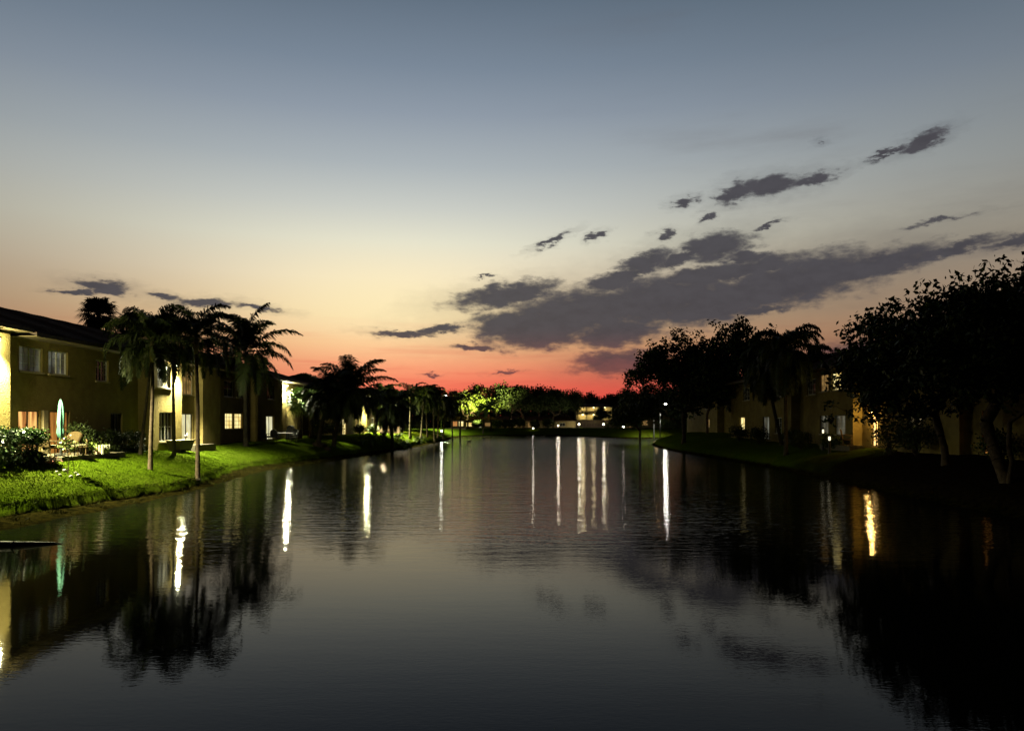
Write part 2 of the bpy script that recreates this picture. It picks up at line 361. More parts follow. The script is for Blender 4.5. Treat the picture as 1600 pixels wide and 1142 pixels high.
xs = np.concatenate([[-2500, -600, -200, -100, -60, -40], np.arange(-30, -22, 1.), np.arange(-22, -11, .2), np.arange(-11, 14, 1.), np.arange(14, 24, .3), np.arange(24, 50, 1.), [55, 70, 100, 200, 600, 2500]])
ys = np.concatenate([[-1200, -200, -60, -30], np.arange(-27, 16, 1.5), np.arange(16, 62, .25), np.arange(62, 125, .6), np.arange(125, 175, .8), [180, 190, 205, 230, 280, 400, 800, 1500, 3500]])
GX, GY = np.meshgrid(xs, ys, indexing='ij'); GZ = gz(GX, GY)
far = (np.abs(GX) > 55) | (GY > 176) | (GY < -28); GZ = np.where(far, 1.6, GZ)
V = np.stack([GX, GY, GZ], -1).reshape(-1, 3); ny = len(ys)
I = (np.arange(len(xs)-1)[:, None]*ny+np.arange(ny-1)[None]).ravel()
b0 = MB(); b0.V = [V]; b0.F = np.stack([I, I+ny, I+ny+1, I+1], -1).tolist(); b0.n = len(V)
tag(b0.build('ground', M['ground'], smooth=True), kind='structure')
b0 = MB(); b0.quad((-60, -200, 0), (60, -200, 0), (60, 172, 0), (-60, 172, 0))
tag(b0.build('lake_water', M['water']), kind='structure')

# ------------------------------------------------------------------ grass blades on the near left lawn
rng = np.random.default_rng(5)
def grass(n, x0, x1, y0, y1, name):
    Y = y0+(y1-y0)*rng.random(n)**1.5; X = rng.uniform(x0, x1, n)
    z = gz(X, Y); ok = z > .40; X, Y, z = X[ok], Y[ok], z[ok]; n = len(X)
    a = rng.uniform(0, 2*math.pi, n); w = rng.uniform(.006, .014, n)*1.6; h = rng.uniform(.02, .05, n)
    dx, dy = np.cos(a)*w, np.sin(a)*w; lx, ly = rng.normal(0, .03, (2, n))
    P = np.stack([np.stack([X-dx, Y-dy, z-.01], -1), np.stack([X+dx, Y+dy, z-.01], -1), np.stack([X+lx, Y+ly, z+h], -1)], 1)
    return tag(arr_mesh(name, P.reshape(-1, 3), 3, M['blade']), kind='stuff')
tag(grass(150000, -21.4, -14.6, 20, 60, 'grass'), 'short lit grass blades covering the left bank lawn', 'grass')

# ragged weeds hanging over the bank edge and at the waterline
rg = np.random.default_rng(6); n = 60000; Y = 18+62*rg.random(n)**1.6; X = rg.uniform(-19, -13.4, n)
z = gz(X, Y); cl = np.sin(3.1*Y+1.7*X)+np.sin(7.3*Y-1.1*X+2)+rg.normal(0, .5, n)
ok = ((z > .14) & (z < .5)) | ((z > .01) & (z < .12) & (cl > 1.5)); X, Y, z = X[ok], Y[ok], z[ok]; n = len(X)
a = rg.uniform(0, 6.28, n); w = rg.uniform(.006, .014, n); h = rg.uniform(.05, .17, n); lx, ly = rg.normal(0, .06, (2, n))
P = np.stack([np.stack([X-np.cos(a)*w, Y-np.sin(a)*w, z-.01], -1), np.stack([X+np.cos(a)*w, Y+np.sin(a)*w, z-.01], -1), np.stack([X+lx+.03, Y+ly, z+h], -1)], 1)
M['weed'] = mat('bank_weeds', (.035, .05, .004), .8, .03, var=(.03, .025, .006), vs=1.5)
tag(arr_mesh('weeds', P.reshape(-1, 3), 3, M['weed']), 'ragged weeds along the left bank edge above the mud', 'weeds', kind='stuff')

# ------------------------------------------------------------------ lights
def plamp(loc, power, col=YEL, rad=.1, parent=None, name='lamp_light', spot=None):
    d = bpy.data.lights.new(name, 'SPOT' if spot else 'POINT'); d.energy = power; d.color = col; d.shadow_soft_size = rad
    if spot: d.spot_size = R(spot); d.spot_blend = .6
    o = bpy.data.objects.new(name, d); C.objects.link(o); o.location = loc
    if parent is not None: o.parent = parent
    return o

# ------------------------------------------------------------------ buildings
GZ0 = 1.6
def window(par, sd, xw, y0, y1, z0, z1, pane, sashes=2, grid=(2, 3), frame='frame', sill=True, kind='window', depth=.14):
    # a window in a wall whose face is x = xw, facing sd (+1 = towards +x)
    xi = xw-sd*depth; fw = .055; b_ = MB()
    def bx(ya, yb, za, zb, o=.0, th=.05): b_.box(min(xi+sd*o, xi+sd*(o+th)), max(xi+sd*o, xi+sd*(o+th)), ya, yb, za, zb)
    bx(y0, y0+fw, z0, z1); bx(y1-fw, y1, z0, z1); bx(y0+fw, y1-fw, z0, z0+fw); bx(y0+fw, y1-fw, z1-fw, z1)
    w = (y1-y0-2*fw)/sashes
    for s in range(sashes):
        a = y0+fw+s*w
        if s: bx(a-.03, a+.03, z0+fw, z1-fw, .002)
        for i in range(1, grid[0]): c = a+w*i/grid[0]; bx(c-.013, c+.013, z0+fw, z1-fw, .012, .025)
        for j in range(1, grid[1]): c = z0+(z1-z0)*j/grid[1]; bx(a+.03, a+w-.03, c-.013, c+.013, .008, .025)
    wo = b_.build(kind, M[frame], par)
    p = MB(); x = xi+sd*.006; p.box(min(x, x-sd*.012), max(x, x-sd*.012), y0+.01, y1-.01, z0+.01, z1-.01); p.build('pane', M[pane], wo)
    if kind == 'door':
        h = MB(); h.box(min(xi+sd*.05, xi+sd*.1), max(xi+sd*.05, xi+sd*.1), y1-.16, y1-.13, z0+.95, z0+1.1); h.build('handle', M['metal'], wo)
    elif sill:
        s_ = MB(); s_.box(min(xw-sd*depth, xw+sd*.07), max(xw-sd*depth, xw+sd*.07), y0-.06, y1+.06, z0-.075, z0-.002); s_.build('sill', M['trim'], wo)
    return wo
def building(name, label, sd, segs, depth, ztop, roofs, wall='stucco', windows=(), doors=(), over=.5, slope=.33, cat='apartment building', group=None, z0=1.3):
    # segs: (y0, y1, x) facade pieces in order of y; holes come from windows / doors
    ya, yb = segs[0][0], segs[-1][1]; xf = segs[0][2]; xback = (max if sd < 0 else min)(s[2] for s in segs)-sd*depth
    root = empty(name, (0, 0, 0), label, cat, group)
    w = MB()
    holes = [(a, b_, c, d) for (a, b_, c, d, *_) in windows]+[(a, b_, c, d) for (a, b_, c, d, *_) in doors]
    for (y0, y1, x) in segs:
        H = [h for h in holes if h[0] >= y0-1e-6 and h[1] <= y1+1e-6]
        cy = sorted({y0, y1, *[h[0] for h in H], *[h[1] for h in H]}); cz = sorted({z0, ztop, *[h[2] for h in H], *[h[3] for h in H]})
        for i in range(len(cy)-1):
            for j in range(len(cz)-1):
                my, mz = (cy[i]+cy[i+1])/2, (cz[j]+cz[j+1])/2
                if any(h[0] < my < h[1] and h[2] < mz < h[3] for h in H): continue
                w.quad((x, cy[i], cz[j]), (x, cy[i+1], cz[j]), (x, cy[i+1], cz[j+1]), (x, cy[i], cz[j+1]))
        for (a, b_, c, d) in H:
            xi = x-sd*.16
            w.quad((x, a, c), (xi, a, c), (xi, a, d), (x, a, d)); w.quad((x, b_, c), (xi, b_, c), (xi, b_, d), (x, b_, d))
            w.quad((x, a, c), (xi, a, c), (xi, b_, c), (x, b_, c)); w.quad((x, a, d), (xi, a, d), (xi, b_, d), (x, b_, d))
    for (s1, s2) in zip(segs, segs[1:]):
        if s1[2] != s2[2]: w.quad((s1[2], s1[1], z0), (s2[2], s1[1], z0), (s2[2], s1[1], ztop), (s1[2], s1[1], ztop))
    for (y, x) in ((ya, segs[0][2]), (yb, segs[-1][2])): w.quad((x, y, z0), (xback, y, z0), (xback, y, ztop), (x, y, ztop))
    w.quad((xback, ya, z0), (xback, yb, z0), (xback, yb, ztop), (xback, ya, ztop))
    w.build('wall', M[wall], root)
    for (y0, y1, dz, hip0, hip1) in roofs:
        xo = (max if sd > 0 else min)(s[2] for s in segs if s[1] > y0 and s[0] < y1)+sd*over
        width = abs(xo-(xback-sd*over)); ze = ztop+dz
        ea, eb = y0-(over if hip0 else 0), y1+(over if hip1 else 0)
        ny_ = int((eb-ea)/.085); nx_ = 14; yy = np.linspace(ea, eb, ny_); uu = np.linspace(0, width, nx_*2)
        YY, UU = np.meshgrid(yy, uu, indexing='ij')
        dd = np.minimum(UU, width-UU)
        if hip0: dd = np.minimum(dd, YY-ea)
        if hip1: dd = np.minimum(dd, eb-YY)
        ZZ = ze+.16+slope*dd+.035*np.abs(np.sin(YY*math.pi/.26))+.01*np.sin(YY*3.1+UU*2)
        VV = np.stack([xo-sd*UU, YY, ZZ], -1).reshape(-1, 3); k = len(uu)
        II = (np.arange(ny_-1)[:, None]*k+np.arange(k-1)[None]).ravel()
        r = MB(); r.V = [VV]; r.F = np.stack([II, II+k, II+k+1, II+1], -1).tolist(); r.n = len(VV)
        ro = r.build('roof', M['tile'], root)
        e = MB(); X0, X1 = sorted((xo, xo-sd*width)); e.box(X0, X1, ea, eb, ze, ze+.03); e.build('soffit', M['soffit'], ro)
        f = MB(); xa, xb_ = sorted((xo, xo-sd*.03)); f.box(xa, xb_, ea, eb, ze+.03, ze+.17)
        f.box(X0+.03, X1-.03, ea, ea+.03, ze+.03, ze+(.17 if hip0 else .17)); f.box(X0+.03, X1-.03, eb-.03, eb, ze+.03, ze+.17); f.build('fascia', M['wood'], ro)
        for (hp, ye) in ((hip0, ea), (hip1, eb)):
            if not hp:
                gmb = MB(); xm = (X0+X1)/2; gmb.add([(X0, ye, ze+.03), (X1, ye, ze+.03), (xm, ye, ze+.17+slope*width/2)], [(0, 1, 2)]); gmb.build('gable', M[wall], ro)
    def xat(y):
        for (a, b_, x) in segs:
            if a <= y <= b_: return x
    for (a, b_, c, d, pane, *k) in windows: window(root, sd, xat((a+b_)/2), a, b_, c, d, pane, *k)
    for (a, b_, c, d, pane, *k) in doors: window(root, sd, xat((a+b_)/2), a, b_, c, d, pane, 2, (1, 1), 'frame_dark', False, 'door')
    return root
def wall_lamp(par, sd, xw, y, z, power, col=YEL, lens='lens', out=.28, rad=.09, beam=0):
    h = MB(); x0, x1 = sorted((xw, xw+sd*.06)); h.box(x0, x1, y-.1, y+.1, z-.02, z+.18)
    x0, x1 = sorted((xw+sd*.06, xw+sd*(out+.06))); h.box(x0, x1, y-.13, y+.13, z+.1, z+.18)
    wl = h.build('wall_lamp', M['metal'], par)
    l = MB(); x0, x1 = sorted((xw+sd*.08, xw+sd*(out+.02))); l.box(x0, x1, y-.1, y+.1, z+.03, z+.098); l.build('lens', M[lens], wl)
    if beam:                                        # shielded flood that throws down and out over the lawn only
        plamp((xw+sd*(out-.02), y, z-.09), power, col, rad, par)
        o = plamp((xw+sd*(out+.02), y, z-.10), beam, col, rad, par, 'lawn_beam', 128); o.rotation_euler = (0, -sd*R(24), 0)
    else: plamp((xw+sd*(out-.02), y, z-.09), power, col, rad, par)

XR, XP = -21.6, -20.9
segsL = [(10, 30.8, -21.0), (30.8, 42.5, XR), (42.5, 46.6, XP), (46.6, 50.0, XR), (50.0, 53.0, -21.0), (53.0, 60, XR), (60, 67.0, XP), (67.0, 76, XR)]
bL = building('apartment_building', 'long two-storey tan stucco apartment building with tiled roof at left of lake, nearest the viewer', 1, segsL, 12.5, 6.84,
    [(10, 31.6, .16, False, False), (31.6, 76, 0, False, True)],
    windows=[(24, 25.6, 5.4, 6.55, 'glass'), (32.26, 33.85, 5.42, 6.52, 'glow_grey'), (34.3, 35.8, 5.42, 6.52, 'glow_grey'), (38.2, 39.4, 5.3, 6.4, 'glass'),
             (43.4, 45.1, 5.22, 6.55, 'glow_grey'), (43.6, 45.4, 1.98, 3.75, 'glass', 2, (2, 2)), (48.2, 49.9, 4.95, 6.5, 'lit_dim', 2, (2, 4)),
             (55.2, 57.2, 5.05, 6.3, 'glass', 1, (2, 2)), (57.5, 59.2, 5.05, 6.3, 'glass', 1, (2, 2)), (55.4, 57.1, 2.6, 3.82, 'lit_warm', 1, (3, 4)), (57.3, 59.0, 2.6, 3.82, 'lit_warm', 1, (3, 4)),
             (62.9, 64.7, 5.1, 6.35, 'glass', 1, (2, 2)), (70.5, 72, 5.1, 6.3, 'glass', 1, (2, 2))],
    doors=[(32.2, 33.7, 1.62, 3.68, 'lit_orange'), (34.4, 35.95, 1.62, 3.68, 'lit_amber'), (39.6, 40.8, 1.62, 3.65, 'glass'),
           (48.1, 49.8, 1.62, 3.70, 'lit_pale'), (62.6, 64.6, 1.62, 3.65, 'lit_pale')])
wall_lamp(bL, 1, -21.0, 29.75, 6.45, 650, (1, .95, .5), out=.22, beam=26000)
wall_lamp(bL, 1, XP, 45.6, 6.55, 800, (1, .97, .6), out=.22, beam=20000)
wall_lamp(bL, 1, XR, 69.8, 6.5, 900, (1, .97, .62), beam=20000)
for (x, y) in ((-21.52, 53.2), (XP+.04, 60.2)):
    d_ = MB(); d_.tube([(x, y, 1.62), (x, y, 6.5), (x+.25, y, 6.8)], .04, 8); d_.build('downpipe', M['stucco'], bL)
# pale pilaster between the two lit doors
p_ = MB(); p_.box(XR-.01, XR+.12, 33.78, 34.1, 1.5, 3.7); p_.build('pilaster', M['trim'], bL)
segs2 = [(84, 99, -19.6), (99, 112, -20.4), (112, 126, -19.8)]
b2 = building('apartment_building', 'second tan apartment building on the left bank, half hidden behind the leaning coconut palms', 1, segs2, 12, 6.6, [(84, 126, 0, True, True)],
    windows=[(87, 88.6, 5, 6.2, 'glass', 1, (2, 2)), (93, 94.6, 5, 6.2, 'glass', 1, (2, 2)), (103, 105, 4.9, 6.1, 'lit_dim', 1, (2, 2)), (116, 118, 4.9, 6.1, 'glass', 1, (2, 2)), (121, 123, 2.5, 3.8, 'lit_warm', 1, (2, 2)), (107, 109, 2.4, 3.7, 'glass', 1, (2, 2))],
    doors=[(85.2, 87.2, 1.62, 3.8, 'lit_warm'), (92, 94, 1.62, 3.7, 'lit_dim'), (101, 103, 1.62, 3.7, 'lit_warm'), (113, 115.5, 1.62, 3.7, 'lit_gold')])
wall_lamp(b2, 1, -19.6, 98.0, 6.0, 1800, (1, .96, .5), beam=55000)
wall_lamp(b2, 1, -19.8, 112.6, 3.9, 700, (1, .8, .4), beam=20000)
# far end: low lit cabana and bungalows
b3 = building('bungalow', 'low tan bungalow with warm lit wall behind the two pale palms at the far bank', 1, [(0, 9, 0)], 5, 3.35, [(0, 9, 0, True, True)], wall='stucco_pale',
    windows=[(1, 2.4, 1.9, 2.9, 'lit_warm', 1, (2, 2)), (5.5, 7, 1.9, 2.9, 'lit_dim', 1, (2, 2))], doors=[(3.4, 4.6, 1.62, 3.0, 'lit_pale')], cat='bungalow', z0=1.3)
b3.rotation_euler = (0, 0, R(-90)); b3.location = (at(722, 178), 178, 0)
b4 = building('bungalow', 'long low dark bungalow under the tall trees at the centre of the far bank', 1, [(0, 22, 0)], 6, 3.2, [(0, 22, 0, True, True)], wall='stucco_pale',
    windows=[(2, 3.6, 1.9, 2.8, 'lit_dim', 1, (2, 2)), (6, 7.6, 1.9, 2.8, 'lit_dim', 1, (2, 2)), (15, 16.5, 1.9, 2.8, 'lit_warm', 1, (2, 2)), (18, 19.4, 1.9, 2.8, 'glass', 1, (2, 2))],
    doors=[(10, 11.6, 1.62, 2.95, 'lit_dim')], cat='bungalow')
b4.rotation_euler = (0, 0, R(-90)); b4.location = (at(762, 184), 184, 0)
plamp((at(800, 180), 180, 3.0), 220, (1, .75, .4), .1, None, 'porch_light')
b5 = building('pool_cabana', 'small square peach cabana with open lit front behind the left row of palms', 1, [(0, 3.4, 0)], 3, 3.5, [(0, 3.4, 0, True, True)], wall='stucco_pale',
    windows=[(.5, 1.6, 2.0, 3.2, 'lit_orange', 1, (2, 2)), (1.9, 3.0, 2.0, 3.2, 'lit_warm', 1, (2, 2))], cat='cabana')
b5.rotation_euler = (0, 0, R(-90)); b5.location = (at(704, 172), 172, 0)
# two-storey building with lit galleries
gx, gy = at(902, 205), 205
gal = empty('gallery_building', (gx, gy, 1.6), 'brightly lit two-storey gallery building seen over the dark fence, right of centre', 'gallery building')
w_ = MB(); w_.box(0, 9.8, 2.2, 8, 0, 5.5); w_.build('wall', M['stucco_pale'], gal)
for z in (1.55, 2.9): pass
s_ = MB(); s_.box(-.2, 10, 0, 2.19, 3.5, 3.7); s_.box(-.2, 10, 0, 2.19, -.1, .1); s_.build('gallery_floor', M['concrete'], gal)
r_ = MB(); r_.add([(-.6, -.5, 5.51), (10.4, -.5, 5.51), (10.4, 8.5, 5.51), (-.6, 8.5, 5.51), (1.5, 3.5, 6.5), (8.3, 3.5, 6.5)], [(0, 1, 5, 4), (1, 2, 5), (2, 3, 4, 5), (3, 0, 4), (3, 2, 1, 0)]); r_.build('roof', M['tile'], gal)
for i in range(5):
    c_ = MB(); c_.box(i*2.38, i*2.38+.22, 0, .22, .1, 3.5); c_.box(i*2.38, i*2.38+.22, 0, .22, 3.7, 5.5); c_.build('column', M['trim'], gal)
for z in (.1, 3.7):
    c_ = MB()
    for i in range(96): c_.box(.1+i*.1, .175+i*.1, .08, .11, z, z+.7)
    c_.box(.1, 9.7, .07, .12, z+.7, z+.76); c_.build('railing', M['metal'], gal)
for z in (3.38, 5.38):
    for i in range(3):
        c_ = MB(); c_.box(1.4+i*3.1, 1.9+i*3.1, .9, 1.3, z, z+.1); c_.build('ceiling_lamp', M['lens_ceiling'], gal)
        plamp((gx+1.65+i*3.1, gy+1.1, 1.6+z-.12), 260 if z > 4 else 320, (1, .84, .42), .35, None, 'gallery_light')
# small lit canopy left of it
b6 = building('carport', 'small lit carport roof just left of the gallery building behind the fence', 1, [(0, 3, 0)], 3, 4.3, [(0, 3, 0, True, True)], wall='stucco_pale', windows=[(.3, 1.4, 2.7, 3.9, 'lit_pale', 1, (2, 1)), (1.6, 2.7, 2.7, 3.9, 'lit_pale', 1, (2, 1))], cat='carport')
b6.rotation_euler = (0, 0, R(-90)); b6.location = (at(874, 203), 203, 0)
# tall pale block right of the gallery
b7 = building('apartment_building', 'pale two-storey apartment block far behind the inlet, right of the lit galleries', -1, [(0, 12, 0)], 8, 6.6, [(0, 12, 0, True, True)], wall='stucco_pale',
    windows=[(1, 2.2, 4.6, 5.8, 'glass', 1, (2, 2)), (5, 6.4, 4.6, 5.8, 'glass', 1, (2, 2)), (8.5, 10, 4.6, 5.8, 'lit_dim', 1, (2, 2)), (5, 6.4, 2.2, 3.4, 'lit_dim', 1, (2, 2))], doors=[(8.5, 10, 1.62, 3.6, 'lit_dim')])
b7.rotation_euler = (0, 0, R(75)); b7.location = (at(1052, 168), 172, 0)
# right bank
segsR = [(26, 33, 22.0), (33, 36.2, 22.6), (36.2, 42, 22.0), (42, 47.5, 22.6), (47.5, 53, 22.0), (53, 58, 22.7), (58, 66, 22.0), (66, 76, 22.6)]
bR = building('apartment_building', 'long dark two-storey apartment building on the right bank behind the large tree', -1, segsR, 12, 6.84, [(26, 76, 0, False, True)],
    windows=[(27.5, 29.5, 5.2, 6.4, 'glass'), (37.5, 39.3, 5.2, 6.4, 'glass'), (47.7, 48.5, 5.3, 6.5, 'glass', 1, (2, 3)), (49.2, 50.7, 5.3, 6.5, 'lit_warm', 1, (3, 3)), (51.2, 52.6, 5.3, 6.5, 'lit_dim', 1, (3, 3)),
             (48.6, 50.1, 2.3, 3.6, 'glow_grey', 1, (2, 3)), (51.2, 52.6, 2.3, 3.6, 'glow_grey', 1, (2, 3)), (55, 56.6, 5.2, 6.4, 'glass'), (60, 61.6, 5.2, 6.4, 'glow_grey', 1, (2, 2)), (70, 72, 5.2, 6.4, 'glass'), (71.5, 73, 2.3, 3.6, 'lit_warm', 1, (2, 2)), (60, 61.6, 2.2, 3.5, 'glass')],
    doors=[(45.5, 46.3, 1.62, 3.5, 'lit_gold'), (34.7, 35.4, 1.62, 3.7, 'lit_amber'), (63, 64.6, 1.62, 3.6, 'glow_grey'), (39.6, 41, 1.62, 3.6, 'glass')])
wall_lamp(bR, -1, 22.6, 45.9, 3.72, 170, (1, .60, .16), 'lens_amber', .25, .13)
b8 = building('apartment_building', 'further right bank apartment building glimpsed between the dark round trees', -1, [(86, 104, 30), (104, 122, 29)], 12, 6.6, [(86, 122, 0, True, True)],
    windows=[(92, 94, 5, 6.2, 'lit_dim', 1, (2, 2)), (100, 102, 5, 6.2, 'glass', 1, (2, 2)), (108, 110, 5, 6.2, 'lit_dim', 1, (2, 2)), (108, 110, 2.3, 3.5, 'lit_dim', 1, (2, 2))], doors=[(95, 97, 1.62, 3.6, 'lit_gold')])

# ------------------------------------------------------------------ palms
def frond(rg, L_, az_, el0, bend, leaf, hang, n=34, seg=12, width=.035, vee=.5, twist=0):
    """returns rachis points and leaflet triangle-strip verts (quads)"""
    P = [np.zeros(3)]; e = el0; step = L_/seg; T = []
    for i in range(seg):
        d = np.array([math.cos(az_)*math.cos(e), math.sin(az_)*math.cos(e), math.sin(e)]); T.append(d)
        P.append(P[-1]+d*step); e -= bend/seg*(0.4+1.2*i/seg); e = max(e, -1.5); az_ += twist/seg
    P = np.array(P); T.append(T[-1]); T = np.array(T); Q = []
    for k in range(n):
        f = .14+.86*(k+.5)/n; x = f*seg; i = min(int(x), seg-1); p = P[i]*(1-(x-i))+P[i+1]*(x-i); t_ = T[i]
        side_ = np.cross(t_, [0, 0, 1.]); side_ /= np.linalg.norm(side_)+1e-6; up = np.cross(side_, t_)
        ll = leaf*(math.sin(math.pi*min(1, (f*.93+.07))**.8)*.75+.3)*rg.uniform(.8, 1.15)
        for s in (-1, 1):
            d = side_*s*(.85)+t_*(.45+.5*f)+up*vee*rg.uniform(-.2, 1)+rg.normal(0, .08, 3); d /= np.linalg.norm(d)
            m_ = p+d*ll*.5; d2 = d+np.array([0, 0, -hang])*rg.uniform(.7, 1.3); d2 /= np.linalg.norm(d2); e_ = m_+d2*ll*.55
            w = t_*width*rg.uniform(.8, 1.2)
            Q += [p-w*.5, p+w*.5, m_+w*.55, m_-w*.55, m_-w*.55, m_+w*.55, e_+w*.1, e_-w*.1]
    return P, Q
def trunk_path(h, lean, n=9, curve=.0, rg=None):
    t_ = np.linspace(0, 1, n); b_ = np.array(lean)
    P = np.stack([b_[0]*(t_*(1-curve)+curve*t_**2), b_[1]*(t_*(1-curve)+curve*t_**2), h*t_], -1)
    return P
def palm(name, label, px, Y, ztop, nf=20, L_=3.2, leaf=.6, hang=.8, bend=1.7, seed=1, r=.14, lean=(0, 0), curve=0, kind='queen', group=None, mt='frond', width=.05, el=(-.45, 1.4), n=46, shaft=True, X=None, extra=(), trim=0, tm='palmbark'):
    rg = np.random.default_rng(seed); X = at(px, Y) if X is None else X; zb = g1(X, Y); h = ztop-zb
    root = empty(name, (X, Y, zb-.05), label, 'palm tree', group)
    NT = 70 if Y < 70 else 14; P = trunk_path(h, lean, NT, curve); tt = np.linspace(0, 1, NT)
    rad = r*(1.0-.32*tt)+r*.35*np.exp(-tt*14)
    rad = rad*(1+.05*np.sin(np.arange(NT)*2.1)+.02*np.sin(np.arange(NT)*.7+seed))
    b_ = MB(); P[:, 0] += .05*np.sin(tt*5+seed)*tt; b_.tube(P, rad, 10); b_.build('trunk', M[tm], root, True)
    top = P[-1]
    if kind == 'queen' and shaft:
        b_ = MB(); b_.tube([top-[0, 0, .1], top+[0, 0, .25], top+[0, 0, .7], top+[0, 0, 1.05]], [r*.8, r*1.25, r*1.0, r*.45], 10); b_.build('crownshaft', M['shaft'], root, True)
        top = top+np.array([0, 0, .75])
    rb = MB(); Q = []
    for i in range(nf):
        u = (i+.5)/nf; a = i*2.39996+rg.uniform(-.3, .3); e = el[1]-(el[1]-el[0])*u**1.05+rg.normal(0, .08)
        LL = L_*rg.uniform(.85, 1.1)*(1-.12*abs(u-.4))*(1-trim*u); bd = bend*rg.uniform(.85, 1.2)*(1+.25*u)
        P_, Q_ = frond(rg, LL, a, e, bd, leaf, hang, n, 12, width, .35 if kind == 'coco' else .6, rg.normal(0, .25))
        rb.tube(P_+top, np.linspace(.028, .006, 13), 3, False); Q += [q_+top for q_ in Q_]
    for (a, e, LL, bd) in extra:
        P_, Q_ = frond(rg, LL, a, e, bd, leaf, hang, n+8, 12, width, .5, 0)
        rb.tube(P_+top, np.linspace(.03, .008, 13), 3, False); Q += [q_+top for q_ in Q_]
    cr = arr_mesh('crown', np.array(Q), 4, M[mt], root); rb.build('frond_stems', M[mt], cr)
    if kind == 'coco':
        b_ = MB()
        for i in range(7):
            a = rg.uniform(0, 6.28); c = top+np.array([math.cos(a)*.22, math.sin(a)*.22, -.25+rg.uniform(-.1, .1)])
            b_.lathe(c[0], c[1], [(.02, c[2]-.13), (.09, c[2]-.07), (.12, c[2]), (.09, c[2]+.08), (.02, c[2]+.13)], 8)
        b_.build('coconuts', M['shaft'], root, True)
    return root
def fan_palm(name, label, X, Y, ztop, seed, r=.16, R_=1.5, nf=26, mt='frond', zb=None, group=None):
    rg = np.random.default_rng(seed); zb = g1(X, Y) if zb is None else zb; h = ztop-zb
    root = empty(name, (X, Y, zb-.05), label, 'palm tree', group)
    P = trunk_path(h, (rg.normal(0, .2), rg.normal(0, .2)), 12, .3); b_ = MB(); b_.tube(P, r*np.linspace(1.25, .85, 12)*(1+.05*np.sin(np.arange(12)*3)), 10); b_.build('trunk', M['palmbark'], root, True)
    top = P[-1]; Q = []; st_ = MB()
    for i in range(nf):
        u = (i+.5)/nf; a = i*2.4+rg.uniform(-.2, .2); e = 1.35-2.3*u+rg.normal(0, .1)
        d = np.array([math.cos(a)*math.cos(e), math.sin(a)*math.cos(e), math.sin(e)]); s = np.cross(d, [0, 0, 1.]); s /= np.linalg.norm(s)+1e-6; up = np.cross(s, d)
        hub = top+d*R_*.42*rg.uniform(.8, 1.1); st_.tube([top, hub], [.022, .014], 3, False)
        for j in range(19):
            b2_ = (j/18-.5)*4.2; dd = d*math.cos(b2_)+s*math.sin(b2_)+up*.12*abs(math.sin(b2_)); dd /= np.linalg.norm(dd)
            ll = R_*.58*(1-.3*abs(b2_)/2.1)*rg.uniform(.9, 1.1); pr = np.cross(dd, up); pr /= np.linalg.norm(pr)+1e-6; w = pr*.055
            m_ = hub+dd*ll*.6; e_ = m_+(dd*.8+np.array([0, 0, -.7]))*ll*.4
            Q += [hub-w*.4, hub+w*.4, m_+w, m_-w, m_-w, m_+w, e_+w*.1, e_-w*.1]
    cr = arr_mesh('crown', np.array(Q), 4, M[mt], root); st_.build('frond_stems', M[mt], cr)
    return root

palm('queen_palm', 'tall arching queen palm with pale lit trunk nearest the first lawn', 235, 34, zat(560, 34), 22, 2.8, .6, 1.5, 2.3, 11, .10, group='queen palms on the left lawn', tm='bark', extra=((math.pi*.98, 1.25, 3.3, 3.6), (math.pi*.9, -.35, 3.0, 1.6)), n=60, lean=(.0, .2))
palm('queen_palm', 'dark queen palm with trunk standing right of the bright lamp bay', 309, 36.2, zat(548, 36.2), 22, 3.0, .58, 1.5, 2.3, 12, .105, group='queen palms on the left lawn', n=60, tm='bark', lean=(-.12, .2), extra=((.1, 1.1, 3.2, 3.2),))
palm('queen_palm', 'thin leaning queen palm just behind the pale lit trunk', 219, 38, zat(552, 38), 16, 2.7, .55, 1.5, 2.4, 13, .085, lean=(.55, .3), curve=.3, group='queen palms on the left lawn', n=54)
palm('queen_palm', 'queen palm with crown in front of the roof between lamp bay and coconut palm', 268, 42, zat(545, 42), 18, 3.0, .6, 1.4, 2.3, 14, .10, X=-19.3, group='queen palms on the left lawn', n=54)
palm('coconut_palm', 'large coconut palm rising above the left roof, fronds against the sky', 384, 55, zat(550, 55), 27, 4.4, .95, .9, 1.5, 21, .17, kind='coco', el=(-.7, 1.52), n=58, width=.09)
palm('coconut_palm', 'leaning curved coconut palm at the water edge with shaggy dark crown', 521, 67, zat(612, 67), 36, 5.3, 1.05, 1.1, 1.5, 22, .19, lean=(1.6, .2), curve=.75, kind='coco', el=(-.9, 1.52), n=56, width=.08, trim=.45)
palm('coconut_palm', 'short coconut palm left of the curved trunk, leaning over its rocky base', 497, 66, zat(618, 66), 30, 4.2, 1.0, 1.1, 1.6, 23, .2, lean=(.9, .6), curve=.4, kind='coco', el=(-.9, 1.45), n=52, width=.08, trim=.4)
fan_palm('fan_palm', 'round headed fan palm showing above the left roof', at(155, 52), 52, zat(490, 52), 31, .13, 1.75, 40)
fan_palm('fan_palm', 'low shaggy fan palm crown just above the roof beside the taller one', at(200, 54), 54, zat(508, 54), 32, .2, 1.5, 24)
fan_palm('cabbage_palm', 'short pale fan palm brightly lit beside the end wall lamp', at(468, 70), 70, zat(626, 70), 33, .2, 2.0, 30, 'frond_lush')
fan_palm('cabbage_palm', 'bushy green fan palm between the lit one and the coconut palms', at(486, 73), 73, zat(628, 73), 34, .18, 1.9, 28, 'frond_lush')
